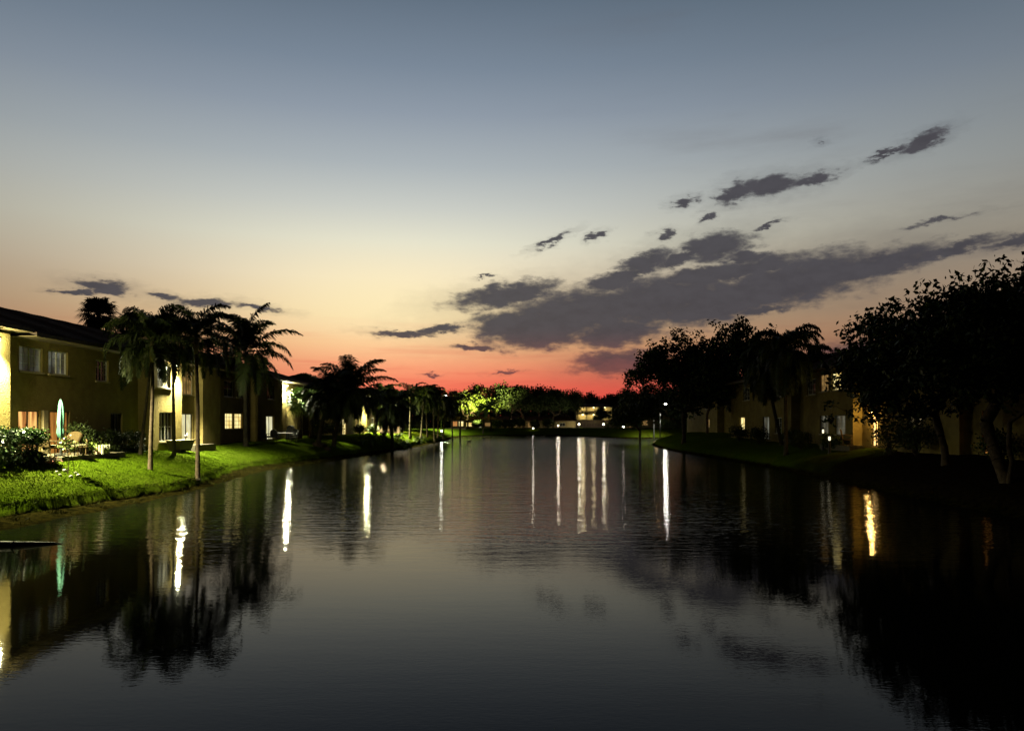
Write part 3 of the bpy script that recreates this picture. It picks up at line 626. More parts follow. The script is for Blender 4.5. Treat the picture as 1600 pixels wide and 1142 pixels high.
palm('date_palm', 'dark feathery palm with straight trunk standing on the bright lawn patch', 613, 80, zat(634, 80), 32, 3.6, .8, .9, 1.8, 41, .19, kind='coco', el=(-1.0, 1.3), n=44, width=.09)
palm('royal_palm', 'tall spiky topped palm poking above the left treeline', 641, 98, zat(622, 98), 16, 3.1, .7, .9, 1.9, 42, .17, n=26, width=.09, group='palms along the far left bank', el=(-.3, 1.2))
pr = [(586, 92, 640, 'palm crown dark against the yellow lit wall behind the curved coconut palm'), (600, 104, 630, 'slim palm half hidden left of the feathery dark palm'), (657, 104, 634, 'slim dark palm right of the spiky tall one'),
      (668, 112, 630, 'slim palm beside the warm lit doorway'), (679, 110, 632, 'first of the close row of thin palms before the far bend'), (684, 118, 643, 'thin palm standing left of the street lamp'),
      (692, 121, 652, 'thin palm directly under the white street lamp'), (707, 128, 640, 'thin palm right of the white street lamp')]
for i, (px, Y, yt, lb) in enumerate(pr):
    palm('queen_palm', lb, px, Y, zat(yt-4, Y), 22, 3.2 if px < 680 else 2.5, .8, 1.2, 2.1, 50+i, .13, n=30, width=.13, group='palms along the far left bank', lean=(random.Random(i).uniform(-.5, .5), 0))
palm('royal_palm', 'dark drooping palm standing alone in front of the bright green trees', 719, 132, zat(634, 132), 15, 4.0, .75, 1.3, 2.3, 61, .18, n=24, width=.12)
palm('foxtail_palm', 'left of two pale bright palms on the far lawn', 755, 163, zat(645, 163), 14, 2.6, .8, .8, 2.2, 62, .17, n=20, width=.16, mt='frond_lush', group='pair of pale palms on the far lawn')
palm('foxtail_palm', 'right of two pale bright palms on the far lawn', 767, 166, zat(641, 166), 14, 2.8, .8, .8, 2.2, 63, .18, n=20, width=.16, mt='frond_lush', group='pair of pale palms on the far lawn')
palm('queen_palm', 'black drooping queen palm before the right building, thin straight trunk', 1228, 52, zat(564, 52), 32, 3.4, .9, 1.8, 2.3, 71, .14, n=60, width=.08, group='queen palms on the right bank', el=(-1.1, 1.35))
palm('queen_palm', 'shaggy queen palm leaning left beside the round dark trees on the right', 1222, 58, zat(585, 58), 28, 3.4, .9, 1.8, 2.4, 72, .15, lean=(-1.2, 0), n=54, width=.08, group='queen palms on the right bank', el=(-1.1, 1.3))
palm('queen_palm', 'queen palm hidden behind the black drooping one, right side', 1262, 60, zat(580, 60), 24, 3.2, .9, 1.7, 2.4, 73, .14, n=46, width=.08, group='queen palms on the right bank', el=(-1.1, 1.3))
# short cycads and young palms on the lawn
for (px, Y, h, LL, lb, mt, s) in [(580, 75, .75, 1.7, 'young stout palm with arching pale leaves near the bright lawn patch', 'frond_lush', 81), (633, 86, .35, 1.3, 'low bright green cycad right of the feathery palm trunk', 'frond_lush', 82),
                               (622, 90, .3, 1.2, 'small pale lit shrub palm against the garden wall', 'frond_lush', 83), (598, 84, .5, 1.2, 'dark young palm behind the stout one', 'frond', 84), (655, 98, .4, 1.2, 'small palm at the start of the palm row', 'frond', 85)]:
    X = at(px, Y); palm('young_palm', lb, px, Y, g1(X, Y)+h, 13, LL, .38, .4, 2.0, s, .14, kind='cycad', n=16, width=.06, mt=mt, el=(.1, 1.3))

# ------------------------------------------------------------------ broadleaf trees
def leafcloud(rg, cen, per, rad, size, flat=.8):
    n = len(cen)*per; c = np.repeat(cen, per, 0)+rg.normal(0, 1, (n, 3))*rad*np.array([1, 1, flat])
    d = rg.normal(0, 1, (n, 3)); d[:, 2] -= .4; d /= np.linalg.norm(d, axis=1)[:, None]
    u = np.cross(d, rg.normal(0, 1, (n, 3))); u /= np.linalg.norm(u, axis=1)[:, None]+1e-6
    s = (size*rg.uniform(.6, 1.3, n))[:, None]
    return np.stack([c-d*s*.5, c+u*s*.26-d*s*.05, c+d*s*.5, c-u*s*.26-d*s*.05], 1).reshape(-1, 3)
def tree_parts(seed, th, ell, ncl, per, crad, lsize, r0, lean=(0, 0), shell=.45, multi=1, mt='leaf', root=None, sides=6, clus=0, hubr=1.0):
    rg = np.random.default_rng(seed); pts = []
    vol = np.array([e[3]*e[4]*e[5] for e in ell]); vol = vol/vol.sum()
    while len(pts) < ncl:
        e = ell[rg.choice(len(ell), p=vol)]; d = rg.normal(0, 1, 3); d /= np.linalg.norm(d); rr = rg.random()**shell
        if d[2] < -.55: continue
        pts.append(np.array(e[:3])+d*rr*np.array(e[3:6]))
    pts = np.array(pts)
    if clus:                                       # foliage gathers at the branch ends: uneven outline with sky gaps
        hubs = pts[:clus]; rh = rg.uniform(.35, .75, clus)*hubr; w = rh**2/(rh**2).sum()
        k_ = rg.choice(clus, ncl, p=w); pts = hubs[k_]+rg.normal(0, 1, (ncl, 3))*rh[k_][:, None]*[1, 1, .7]
    nodes = []; par = []
    for k in range(multi):
        off = np.array([rg.normal(0, .12) if multi > 1 else 0, rg.normal(0, .12) if multi > 1 else 0, 0]); sp = np.array([rg.normal(0, .5), rg.normal(0, .5), 0]) if multi > 1 else np.zeros(3)
        for i in range(6):
            u = i/5; nodes.append(off+np.array([lean[0]*u**1.3, lean[1]*u**1.3, th*u])+sp*u+rg.normal(0, .05, 3)*[1, 1, 0]*(i > 0)); par.append(-1 if i == 0 else len(nodes)-2)
    roots = [i for i, p in enumerate(par) if p == -1]; base_n = len(nodes)
    top = nodes[5]; order = np.argsort(np.linalg.norm(pts-top, axis=1)); ends = []
    for i in order:
        p = pts[i]; A = np.array(nodes); dist = np.linalg.norm(A-p, axis=1)
        pen = np.zeros(len(A)); pen[A[:, 2] < th*.6] += 50; pen += np.maximum(0, A[:, 2]-p[2]+.1)*.8
        j = int(np.argmin(dist+pen)); L0 = dist[j]
        if L0 > 1.0:
            ns = min(4, int(L0/.8)+1); prev = j
            for s in range(1, ns):
                u = s/ns; q_ = nodes[j]*(1-u)+p*u+rg.normal(0, .1*L0*.5, 3); q_[2] += .12*L0*math.sin(u*math.pi)*.6
                nodes.append(q_); par.append(prev); prev = len(nodes)-1
            nodes.append(p); par.append(prev)
        else: nodes.append(p); par.append(j)
        ends.append(len(nodes)-1)
    cnt = np.zeros(len(nodes)); 
    for e in ends: cnt[e] += 1
    for i in range(len(nodes)-1, -1, -1):
        if par[i] >= 0: cnt[par[i]] += cnt[i]
    rad = np.maximum(.012, r0*(np.maximum(cnt, 1)/cnt[roots].max())**.48)
    for r_i in roots: rad[r_i] *= 1.35
    b_ = MB()
    for i in range(len(nodes)):
        if par[i] >= 0:
            ra = min(rad[par[i]], rad[i]*1.5); b_.tube([nodes[par[i]], nodes[i]], [ra, rad[i]], sides if rad[i] > .05 else 3, False)
    tr = b_.build('trunk', M['bark'], root, True)
    cr = arr_mesh('crown', leafcloud(rg, pts, per, crad, lsize), 4, M[mt], root)
    return tr, cr
def tree(name, label, px, Y, th, ell, ncl, per, crad, lsize, r0, seed, group=None, mt='leaf', cat='tree', X=None, **k):
    X = at(px, Y) if X is None else X; zb = g1(X, Y)
    root = empty(name, (X, Y, zb-.06), label, cat, group); tree_parts(seed, th, ell, ncl, per, crad, lsize, r0, mt=mt, root=root, **k)
    return root
# big black tree at the right edge (heights above its base)
tree('spreading_tree', 'huge black spreading tree filling the right edge, forked trunk by the lit narrow door', 1568, 27.5, 2.4,
     [(0, 0, 5.6, 4.2, 3.5, 1.9), (-2.3, .3, 4.9, 2.6, 2.6, 1.3), (2.5, 0, 6.0, 3.2, 3, 2.0), (.5, 0, 7.0, 2.6, 2.4, 1.1), (-.3, -.4, 4.1, 3.6, 2.6, 1.0)], 1100, 24, .20, .25, .22, 101, lean=(.1, 0), multi=2, clus=120, hubr=.95, shell=.33)
tree('spreading_tree', 'ragged black tree leaning toward the lake left of the huge right edge tree', 1478, 34, 2.4,
     [(-1.6, 0, 5.0, 2.6, 2.6, 1.5), (-3.1, 0, 4.3, 1.9, 2, 1.1), (-2.2, 0, 6.0, 1.5, 1.5, .8), (.8, 0, 5.6, 2.4, 2.4, 1.6), (-1.9, 0, 3.2, 2.8, 2, .9), (-3.2, -.3, 2.7, 1.5, 1.6, .9)], 800, 24, .20, .26, .16, 102, lean=(-.5, 0), clus=80, hubr=.95, shell=.33)
tree('round_tree', 'open round dark tree standing on the right headland before the pink sky', 1068, 80, 3.4,
     [(0, 0, 8.4, 3.8, 3.4, 3.8), (-2.5, 0, 7.4, 3.2, 3, 2.6), (2.6, 0, 8.4, 3.4, 3, 3.4), (-4.7, 0, 5.0, 1.6, 2, 1.6), (2.0, 0, 4.6, 2.6, 2.5, 2.0)], 950, 18, .28, .40, .2, 103, multi=1, clus=110, hubr=1.1, shell=.35)
tree('round_tree', 'dense dark tree right of the open round one, before the roofline', 1150, 76, 3.2,
     [(0, 0, 8.2, 3.6, 3, 3.4), (2.4, 0, 7.4, 2.8, 3, 2.6), (-1.8, 0, 5.8, 2.6, 2.5, 2.2)], 750, 18, .28, .40, .2, 104, multi=2, clus=80, hubr=1.1, shell=.35)
tree('round_tree', 'smaller dark tree low behind the open round tree on the right', 1000, 112, 2.6,
     [(0, 0, 5.6, 3.4, 3, 2.7), (-2.6, 0, 4.4, 2.4, 2, 1.8)], 220, 24, .45, .42, .18, 105)
tree('round_tree', 'dark bushy tree between the round trees and the right building', 1105, 100, 2.6,
     [(0, 0, 6.0, 4.0, 3, 2.9)], 240, 24, .45, .42, .18, 106)
# far treeline: a few shapes copied and turned
protos = []
for s, ell in enumerate([[(0, 0, 7.2, 3.6, 3.4, 3.4), (-2, .5, 5.6, 2.6, 2.6, 2.3), (2.2, 0, 6.0, 2.6, 2.4, 2.4)], [(0, 0, 6.6, 4.3, 4, 3.3), (1.5, 0, 8.4, 2.4, 2.4, 1.9), (-2.6, 0, 7.6, 1.8, 2, 1.6)],
                         [(-.5, 0, 7.4, 3.1, 3, 3.9), (2.4, 0, 5.6, 2.6, 2.6, 2.0), (-2.8, 0, 4.8, 2.2, 2.4, 1.8)], [(0, 0, 6.0, 4.6, 4, 2.8), (-1.8, 0, 8.1, 2.0, 2, 1.7), (2.2, 0, 7.9, 1.9, 2, 1.7)]]):
    protos.append((s, ell))
far_trees = [ # px, Y, top row, shape, label, material
 (590,170,606,0,'dark tree behind the curved coconut palm crown','leaf_far'),(612,165,604,1,'dark tree behind the feathery palm by the lawn patch','leaf_far'),(634,172,606,2,'dark tree directly behind the spiky tall palm','leaf_far'),
 (660,168,604,3,'dark tree left of the white street lamp','leaf_far'),(684,176,606,0,'dark tree just behind the white street lamp head','leaf_far'),(708,182,608,2,'dim tree between street lamp and the lit green trees','leaf_far'),
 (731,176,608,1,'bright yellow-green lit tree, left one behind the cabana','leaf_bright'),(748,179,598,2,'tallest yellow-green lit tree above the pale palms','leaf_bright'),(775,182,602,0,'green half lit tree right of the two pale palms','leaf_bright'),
 (797,180,597,1,'tall rounded tree with twin tops at the centre of the far bank','leaf_far'),(818,184,600,3,'dark green tree right of the twin topped tree','leaf_far'),(843,186,603,0,'large dark tree with thick trunk on the far lawn','leaf_far'),
 (864,182,604,1,'blackest broad tree of the far bank left of the lit galleries','leaf_far'),(884,192,606,3,'black tree whose edge overlaps the small carport','leaf_far'),(900,226,611,2,'tree peeking over the carport and galleries from behind','leaf_far'),
 (941,197,634,2,'small dark tree standing in front of the right half of the lit galleries','leaf_far'),(922,228,613,0,'tree behind the middle of the lit galleries','leaf_far'),(942,228,617,3,'lowest tree of the skyline over the lit galleries','leaf_far'),(962,218,611,1,'tree above the right end of the lit galleries','leaf_far'),
 (984,200,605,2,'dark tree behind the pale far block','leaf_far'),(1008,190,606,0,'dark tree behind the inlet, left of the lamp post','leaf_far'),(1034,180,604,3,'dark tree behind the inlet lamp post','leaf_far'),
 (1062,175,600,1,'dark background tree seen through the open round tree','leaf_far'),(1100,160,596,2,'background tree behind the dense right tree','leaf_far'),(982,158,640,3,'low round bush tree at the inlet corner','leaf_far'),(1000,150,636,0,'low dark tree on the inlet lawn','leaf_far')]
cache = {}
for i, (px, Y, yt, s, lb, mt) in enumerate(far_trees):
    X = at(px, Y); zb = 1.6; hh = zat(yt, Y)-zb; key = (s, mt)
    full = max(e[2]+e[5] for e in protos[s][1])+.3
    if key not in cache:
        root = empty('broad_tree', (0, 0, 0), lb, 'tree', 'trees of the far treeline'); tree_parts(200+s, 2.2, protos[s][1], 190, 26, .52, .55, .26, mt=mt, root=root, sides=5); cache[key] = root
    else:
        src = cache[key]; root = src.copy(); C.objects.link(root); root['label'] = lb
        for ch in src.children:
            c = ch.copy(); C.objects.link(c); c.parent = root
    k = hh/full; root.location = (X, Y, zb-.1); root.scale = (k*(1.05 if i % 2 else .95), k, k); root.rotation_euler = (0, 0, i*1.7)
# far-off wood that closes the horizon
rg = np.random.default_rng(9); n = 900
cx = rg.uniform(-190, 230, n); cy = rg.uniform(250, 300, n)+np.abs(cx)*.0; cz = rg.uniform(1.5, 9.5, n)+1.2*np.sin(cx*.13)
tag(arr_mesh('woods', leafcloud(rg, np.stack([cx, cy, cz], -1), 22, 2.0, 1.7), 4, M['leaf_far']), 'dark unbroken wood closing the horizon beyond the far bank', 'woods', kind='stuff')
cx = np.concatenate([rg.uniform(-75, -24, 260), rg.uniform(36, 90, 300)]); cy = rg.uniform(135, 200, 560); cz = rg.uniform(1.5, 8.0, 560)
tag(arr_mesh('woods', leafcloud(rg, np.stack([cx, cy, cz], -1), 22, 1.6, 1.2), 4, M['leaf_far']), 'dark mass of trees behind the bank buildings on both sides', 'woods', kind='stuff')

n = 700; cx = rg.uniform(-40, 60, n); cy = rg.uniform(214, 236, n); cz = rg.uniform(.8, 8.0, n)
tag(arr_mesh('woods', leafcloud(rg, np.stack([cx, cy, cz], -1), 22, 1.5, 1.2), 4, M['leaf_far']), 'dark undergrowth closing the gaps behind the far bank houses', 'woods', kind='stuff')
# ------------------------------------------------------------------ shrubs and hedges
def boxhedge(name, label, x0, x1, y0, y1, h, n, size, seed, mt='hedge', cat='hedge', group=None):
    rg = np.random.default_rng(seed); zc = g1((x0+x1)/2, (y0+y1)/2)
    root = empty(name, ((x0+x1)/2, (y0+y1)/2, zc-.05), label, cat, group); W, D = (x1-x0)/2, (y1-y0)/2
    P = rg.uniform(-1, 1, (n, 3)); P = np.sign(P)*np.abs(P)**.45
    lump = .10*np.sin(P[:, 1]*D*3.1+seed)+.07*np.sin(P[:, 0]*W*5+1)
    cen = np.stack([P[:, 0]*(W-.08)+lump*.6, P[:, 1]*(D-.08), (P[:, 2]*.5+.5)*(h-.12)+lump+.1], -1)
    arr_mesh('foliage', leafcloud(rg, cen, 5, .09, size), 4, M[mt], root)
    b_ = MB()
    for i in range(int(8*D+4)):
        x, y = rg.uniform(-W*.6, W*.6), rg.uniform(-D*.9, D*.9); b_.tube([(x, y, 0), (x+rg.normal(0, .1), y+rg.normal(0, .1), h*.5), (x+rg.normal(0, .2), y+rg.normal(0, .2), h*.85)], [.025, .018, .008], 4, False)
    b_.build('stems', M['bark'], root)
    return root
boxhedge('hedge', 'big glossy clipped hedge in the lower left, leaf tops lit by the wall lamp', -21.0, -18.95, 23.5, 30.2, 1.35, 5200, .13, 301)
boxhedge('hedge', 'low dark hedge along the wall between patio plants and the palm trunks', -21.2, -20.0, 36.6, 40.4, 1.1, 1500, .12, 302, 'leaf')
def shrub(name, label, X, Y, r, h, seed, mt='leaf', n=90, per=16, size=.12, group=None, zb=None):
    rg = np.random.default_rng(seed); zb = g1(X, Y) if zb is None else zb
    root = empty(name, (X, Y, zb-.03), label, 'shrub', group)
    d = rg.normal(0, 1, (n, 3)); d /= np.linalg.norm(d, axis=1)[:, None]; d *= (rg.random(n)**.4)[:, None]; cen = d*[r*.85, r*.85, h*.42]+[0, 0, h*.55]
    arr_mesh('foliage', leafcloud(rg, cen, per, r*.16, size), 4, M[mt], root)
    b_ = MB()
    for i in range(0, n, max(1, n//14)): b_.tube([(0, 0, 0), cen[i]*[.4, .4, .6], cen[i]], [.03, .02, .008], 4, False)
    b_.build('stems', M['bark'], root); return root
shrub('shrub', 'leafy light green potted shrub on the patio, right of the chairs', -19.2, 33.9, .62, .95, 311, 'leaf_bright', 60, 16, .13)
shrub('shrub', 'tall dark flowering shrub behind the light green patio shrub', -20.6, 35.0, .7, 1.7, 312, 'leaf', 80, 16, .12)
shrub('shrub', 'small pink edged plant at the left end of the patio', -18.7, 30.0, .28, .45, 313, 'flower', 26, 10, .08)
rightsh = [(24.9, 56, .9, 1.2, 'round dark bush beside the leaning queen palm on the right', 1), (20.6, 52.5, .8, 1.3, 'dark bush left of the small ground light on the right', 1),
           (21.2, 49.0, .6, 1.1, 'little bush between the two ground lights', 1), (21.3, 48.2, .5, .8, 'low dark bush left of the golden doorway', 1), (21.0, 41.0, 1.1, 2.2, 'big dark bush right of the golden doorway', 1),
           (21.0, 38.3, 1.1, 2.0, 'big dark bush below the ragged black tree', 1), (21.1, 31.8, 1.0, 1.5, 'dark bush right of the narrow lit door', 1), (20.8, 62, 1.0, 1.4, 'dark bush under the black drooping palm', 1), (21, 68, 1.1, 1.5, 'dark bush further along the right building', 1)]
for i, (x, y, r, h, lb, _) in enumerate(rightsh):
    x = min(x, 21.3); shrub('shrub', lb, x, y, r, h, 330+i, 'leaf', 90, 16, .15, 'bushes along the right building')
leftsh = [(-19.5, 74.5, 1.2, 1.9, 'dark bush behind the short coconut palm'), (-18.9, 78, 1.2, 1.7, 'dark bush at the gap between the two left buildings'), (-18.6, 90, .9, 1.3, 'bush by the second building lit door'),
          (-18.2, 96.5, .9, 1.2, 'bush against the yellow lit wall'), (-18.3, 104, 1.2, 1.6, 'dark garden bush behind the feathery palm'), (-17.8, 110, 1.2, 1.4, 'dark garden bush left of the glowing doorway'),
          (-17.5, 118, 1.1, 1.6, 'garden bush right of the glowing doorway'), (-15.5, 126, 1.3, 1.7, 'bush behind the row of thin palms')]
for i, (x, y, r, h, lb) in enumerate(leftsh): shrub('shrub', lb, x, y, r, h, 350+i, 'leaf', 90, 16, .18, 'bushes along the left gardens')
fars = [(777, 176, 1.5, 1.9, 'leafy bush right of the two pale palms against the long bungalow'), (856, 176, 1.8, 2.2, 'bush just right of the thick far trunk'), (745, 174, 1.3, 1.7, 'bush left of the two pale palms'), (801, 177, 1.5, 2.2, 'bush between the two rounded bushes of the centre far lawn'), (790, 172, 1.6, 2.0, 'low bush under the twin topped tree'), (812, 173, 1.8, 2.6, 'leafy bush spilling to the lawn below the twin topped tree'), (836, 174, 1.4, 1.8, 'low bush left of the thick far trunk'), (965, 168, 2.0, 2.2, 'dark bush right of the last garden light'), (990, 150, 2.4, 2.6, 'wide dark bush on the inlet lawn'), (1040, 150, 1.8, 1.8, 'dark bush behind the inlet lamp post')]
for i, (px, y, r, h, lb) in enumerate(fars): shrub('shrub', lb, at(px, y), y, r, h, 370+i, 'leaf_far', 90, 16, .35, 'bushes on the far lawn', 1.6)

# ------------------------------------------------------------------ lamps and garden lights
def street_lamp(label, px, Y, z, power, col, lens='lens', arm=1.0, rad=.16):
    X = at(px, Y); zb = g1(X, Y); root = empty('street_lamp', (X-arm, Y, zb), label, 'street lamp'); h = z-zb
    b_ = MB(); b_.tube([(0, 0, -.1), (0, 0, h*.5), (0, 0, h+.1)], [.09, .075, .05], 10); b_.lathe(0, 0, [(.16, 0), (.16, .25), (.1, .35)], 10); b_.build('pole', M['pole'], root, True)
    b_ = MB(); b_.tube([(0, 0, h), (arm*.5, 0, h+.22), (arm-.15, 0, h+.22)], [.035, .03, .03], 6); b_.build('arm', M['pole'], root)
    b_ = MB(); b_.box(arm-.3, arm+.3, -.16, .16, h+.16, h+.3); hd = b_.build('lamp_head', M['metal'], root)
    b_ = MB(); b_.lathe(arm, 0, [(.2, h+.158), (.2, h+.08), (.12, h-.02)], 12); b_.build('lens', M[lens], hd)
    plamp((X, Y, z-.25), min(power*.12, 500), col, rad, None, 'street_light'); plamp((X, Y, z-.3), power, col, rad, None, 'street_beam', 140)
    return root
street_lamp('white street lamp among the thin palms on the far left bank', 697, 150, zat(619, 150), 20000, (.95, 1, .6))
street_lamp('white street lamp behind the open round tree across the inlet', 1040, 131, zat(632, 131), 8000, (1, 1, .85))
street_lamp('small amber lamp post left of the white lamp across the inlet', 1026, 136, zat(633, 136), 700, (1, .75, .35), 'lens_amber', .5)
street_lamp('lamp post hidden in the garden behind the coconut palms', 577, 100, 6.3, 7000, (1, .95, .5), 'lens', .6)
def bollard(label, px, Y, zt, power, col=(1, .88, .6), group='garden lights on the far bank', r=.14, lens='lens_soft'):
    X = at(px, Y); zb = g1(X, Y); root = empty('garden_light', (X, Y, zb), label, 'garden light', group); h = max(.5, zt-zb)
    b_ = MB(); b_.lathe(0, 0, [(.12, -.05), (.09, .1), (.07, h-.25)], 8); b_.build('post', M['metal'], root)
    b_ = MB(); b_.lathe(0, 0, [(r*.7, h-.248), (r, h-.15), (r*.85, h)], 10); b_.build('lens', M[lens], root)
    b_ = MB(); b_.lathe(0, 0, [(r*1.9, h+.005), (r*1.2, h+.08), (.03, h+.14)], 10); b_.build('cap', M['metal'], root)
    if power > 8: plamp((X, Y-.35, zt-.1), power, col, .2, None, 'garden_lamp_light')
    return root
bollard('garden light under the blackest broad tree', 872, 178, zat(664, 178), 250)
bollard('garden light in front of the fence left of centre of the galleries', 905, 182, zat(662, 182), 350)
bollard('garden light in front of the fence at the right end of the galleries', 943, 182, zat(662, 182), 300)
bollard('single low garden light right of the fence near the dark bush', 974, 162, zat(669, 162), 160)
bollard('small white light low on the far shore, centre', 833, 168.5, zat(678, 168.5), 200, (1, .97, .8))
bollard('light on the far left shore below the street lamp', 690, 128, zat(672, 128), 110, (1, 1, .8), None)
bollard('small pale ground light by the right building bush', 1286, 49.5, zat(671, 49.5), 2, (1, .95, .7), 'ground lights by the right building', .06, 'lens_dim')
bollard('pair-lit ground light on the right patio edge', 1296, 47.5, zat(682, 47.5), 6, (1, .93, .6), 'ground lights by the right building', .08, 'lens_dim')

def flood(label, X, Y, power, col, tx, ty, tz, cone=100):  # unseen fixtures added to brighten the far trees and pale palms
    zb = g1(X, Y); r = empty('added_flood', (X, Y, zb), label, 'added flood light', 'added ground flood lights on the far bank')
    b_ = MB(); b_.box(-.15, .15, -.02, .1, .1, .32); b_.build('housing', M['metal'], r)
    b_ = MB(); b_.box(-.12, .12, .101, .12, .13, .29); b_.build('lens', M['lens_soft'], r)
    b_ = MB(); b_.box(-.03, .03, .0, .06, -.1, .099); b_.build('stake', M['metal'], r)
    o = plamp((X, Y+.3, zb+.35), power, col, .1, None, 'added_flood_beam', cone)
    o.rotation_euler = (Vector((tx, ty, tz))-o.location).to_track_quat('-Z', 'Y').to_euler()
flood('added ground flood light aimed up at the bright yellow-green trees', at(742, 168.5), 168.5, 60000, (1, .95, .34), at(752, 178), 178, 14, 90)
flood('added ground flood light aimed up at the two pale palms', at(762, 156.5), 158.8, 18000, (.95, 1, .5), at(762, 165), 165, 7, 70)
# ------------------------------------------------------------------ patios, path, fences, furniture
b_ = MB(); b_.box(-21.59, -18.9, 30.9, 36.0, 1.2, 1.70); tag(b_.build('patio', M['concrete']), kind='structure')
b_ = MB(); b_.box(-21.59, -20.1, 46.7, 49.99, 1.2, 1.68); tag(b_.build('patio', M['concrete']), kind='structure')
b_ = MB(); b_.box(21.1, 21.99, 46.0, 50.5, 1.3, 1.66); tag(b_.build('patio', M['concrete']), kind='structure')
b_ = MB(); b_.box(-16.5, -10.2, 162.5, 165.0, 1.3, 1.66); tag(b_.build('path', M['concrete']), kind='structure')
b_ = MB(); b_.box(-10.1, 26, 172, 174, 1.3, 1.665); tag(b_.build('path', M['concrete']), kind='structure')
def fence(label, x0, x1, y, z0, z1, mt='wood', step=2.4):
    root = empty('fence', (x0, y, z0), label, 'fence'); b_ = MB(); n = int((x1-x0)/.16)
    for i in range(n): b_.box(i*.16, i*.16+.145, -.01, .015, .05, z1-z0-.06*(i % 3 == 0))
    b_.box(0, x1-x0, .016, .06, .3, .4); b_.box(0, x1-x0, .016, .06, z1-z0-.35, z1-z0-.25); b_.build('boards', M[mt], root)
    i = 0.
    while i <= x1-x0: c_ = MB(); c_.box(i-.05, i+.05, .061, .16, 0, z1-z0+.05); c_.build('post', M[mt], root); i += step
    return root
fence('long dark board fence in front of the lit galleries', at(868, 186), at(962, 186), 186, 1.5, 3.6)
fence('short dark garden fence below the yellow wall behind the feathery palm', -18.4, -15.2, 101, 1.5, 2.5)
# umbrella
ux, uy = -19.8, 32.3
um = empty('patio_umbrella', (ux, uy, 1.70), 'closed teal patio umbrella standing on the near left patio', 'umbrella')
b_ = MB(); b_.tube([(0, 0, 0), (0, 0, 2.5)], .02, 8); b_.build('pole', M['metal'], um)
b_ = MB(); b_.lathe(0, 0, [(.25, 0), (.25, .05), (.06, .09), (.05, .3)], 14); b_.build('base', M['metal'], um)
b_ = MB(); prof = [(.02, 2.46), (.07, 2.38), (.12, 2.15), (.15, 1.8), (.17, 1.45), (.14, 1.25), (.18, 1.0), (.14, .85), (.05, .74)]; V = []; fcs = []; k = 24
for i, (r, z) in enumerate(prof):
    for j in range(k):
        a = j*2*math.pi/k; rr = r*.78*(1+.28*math.sin(a*6+z*1.5)); V.append((rr*math.cos(a)+.02*math.sin(z*4), rr*math.sin(a), z+.05*math.sin(a*3)*(z < 1)))
for i in range(len(prof)-1):
    for j in range(k): fcs.append((i*k+j, i*k+(j+1) % k, (i+1)*k+(j+1) % k, (i+1)*k+j))
b_.add(V, fcs); b_.build('canopy', M['teal'], um, True)
def chair(name, label, X, Y, z, rz, mt='wicker', group=None, wide=.6, arms=True):
    r = empty(name, (X, Y, z), label, 'chair', group, rz)
    b_ = MB(); b_.box(-wide/2, wide/2, -.28, .28, .34, .42); b_.build('seat', M[mt], r)
    b_ = MB(); P = []; n = 10
    V = []; 
    for i in range(n+1):
        a = math.pi*i/n; x = -math.cos(a)*wide/2; zt = .62+.42*math.sin(a)**.6
        V += [(x, .24+.05*math.sin(a), .42), (x, .30+.08*math.sin(a), zt), (x, .29+.05*math.sin(a), .42), (x, .35+.08*math.sin(a), zt)]
    f_ = []
    for i in range(n):
        o = i*4; f_ += [(o, o+4, o+5, o+1), (o+2, o+3, o+7, o+6), (o+1, o+5, o+7, o+3)]
    b_.add(V, f_); b_.build('backrest', M[mt], r)
    if arms:
        for s in (-1, 1):
            b_ = MB(); x = s*wide/2; b_.tube([(x, .27, .66), (x, -.1, .66), (x, -.27, .6), (x, -.27, .4)], .03, 6); b_.build('armrest', M[mt], r)
    for sx in (-1, 1):
        for sy in (-1, 1): b_ = MB(); b_.tube([(sx*(wide/2-.05), sy*.24, 0), (sx*(wide/2-.05), sy*.24, .34)], .022, 6); b_.build('leg', M[mt], r)
    b_ = MB(); b_.box(-wide/2+.04, wide/2-.04, -.26, .2, .421, .49); b_.build('cushion', M['cushion'], r)
    return r
chair('wicker_chair', 'pale cushioned wicker chair left of the teal umbrella', -19.6, 31.4, 1.70, R(150), group='wicker chairs on the near patio', wide=.66)
chair('wicker_chair', 'round backed wicker chair right of the teal umbrella', -19.5, 33.0, 1.70, R(40), group='wicker chairs on the near patio', wide=.7)
def table(label, X, Y, z, r, h, mt, top='wood'):
    t_ = empty('patio_table', (X, Y, z), label, 'table'); b_ = MB(); b_.lathe(0, 0, [(r, h-.04), (r, h)], 20); b_.build('tabletop', M[top], t_)
    for i in range(4): a = i*math.pi/2+.78; c_ = MB(); c_.tube([(math.cos(a)*r*.8, math.sin(a)*r*.8, 0), (math.cos(a)*r*.7, math.sin(a)*r*.7, h-.04)], .025, 6); c_.build('leg', M[mt], t_)
    return t_
table('low round table between the two wicker chairs', -19.1, 32.25, 1.70, .35, .45, 'wicker', 'concrete')
pt = empty('planter', (-19.2, 33.9, 1.70), 'pale picket planter box below the light green patio shrub', 'planter')
b_ = MB(); b_.box(-.5, .5, -.3, .3, .02, .3); b_.build('box', M['pot'], pt)
b_ = MB()
for i in range(9): b_.box(-.5+i*.12, -.46+i*.12, -.33, -.301, 0, .42)
for i in range(5): b_.box(.501, .53, -.3+i*.14, -.26+i*.14, 0, .42)
b_.build('pickets', M['white'], pt)
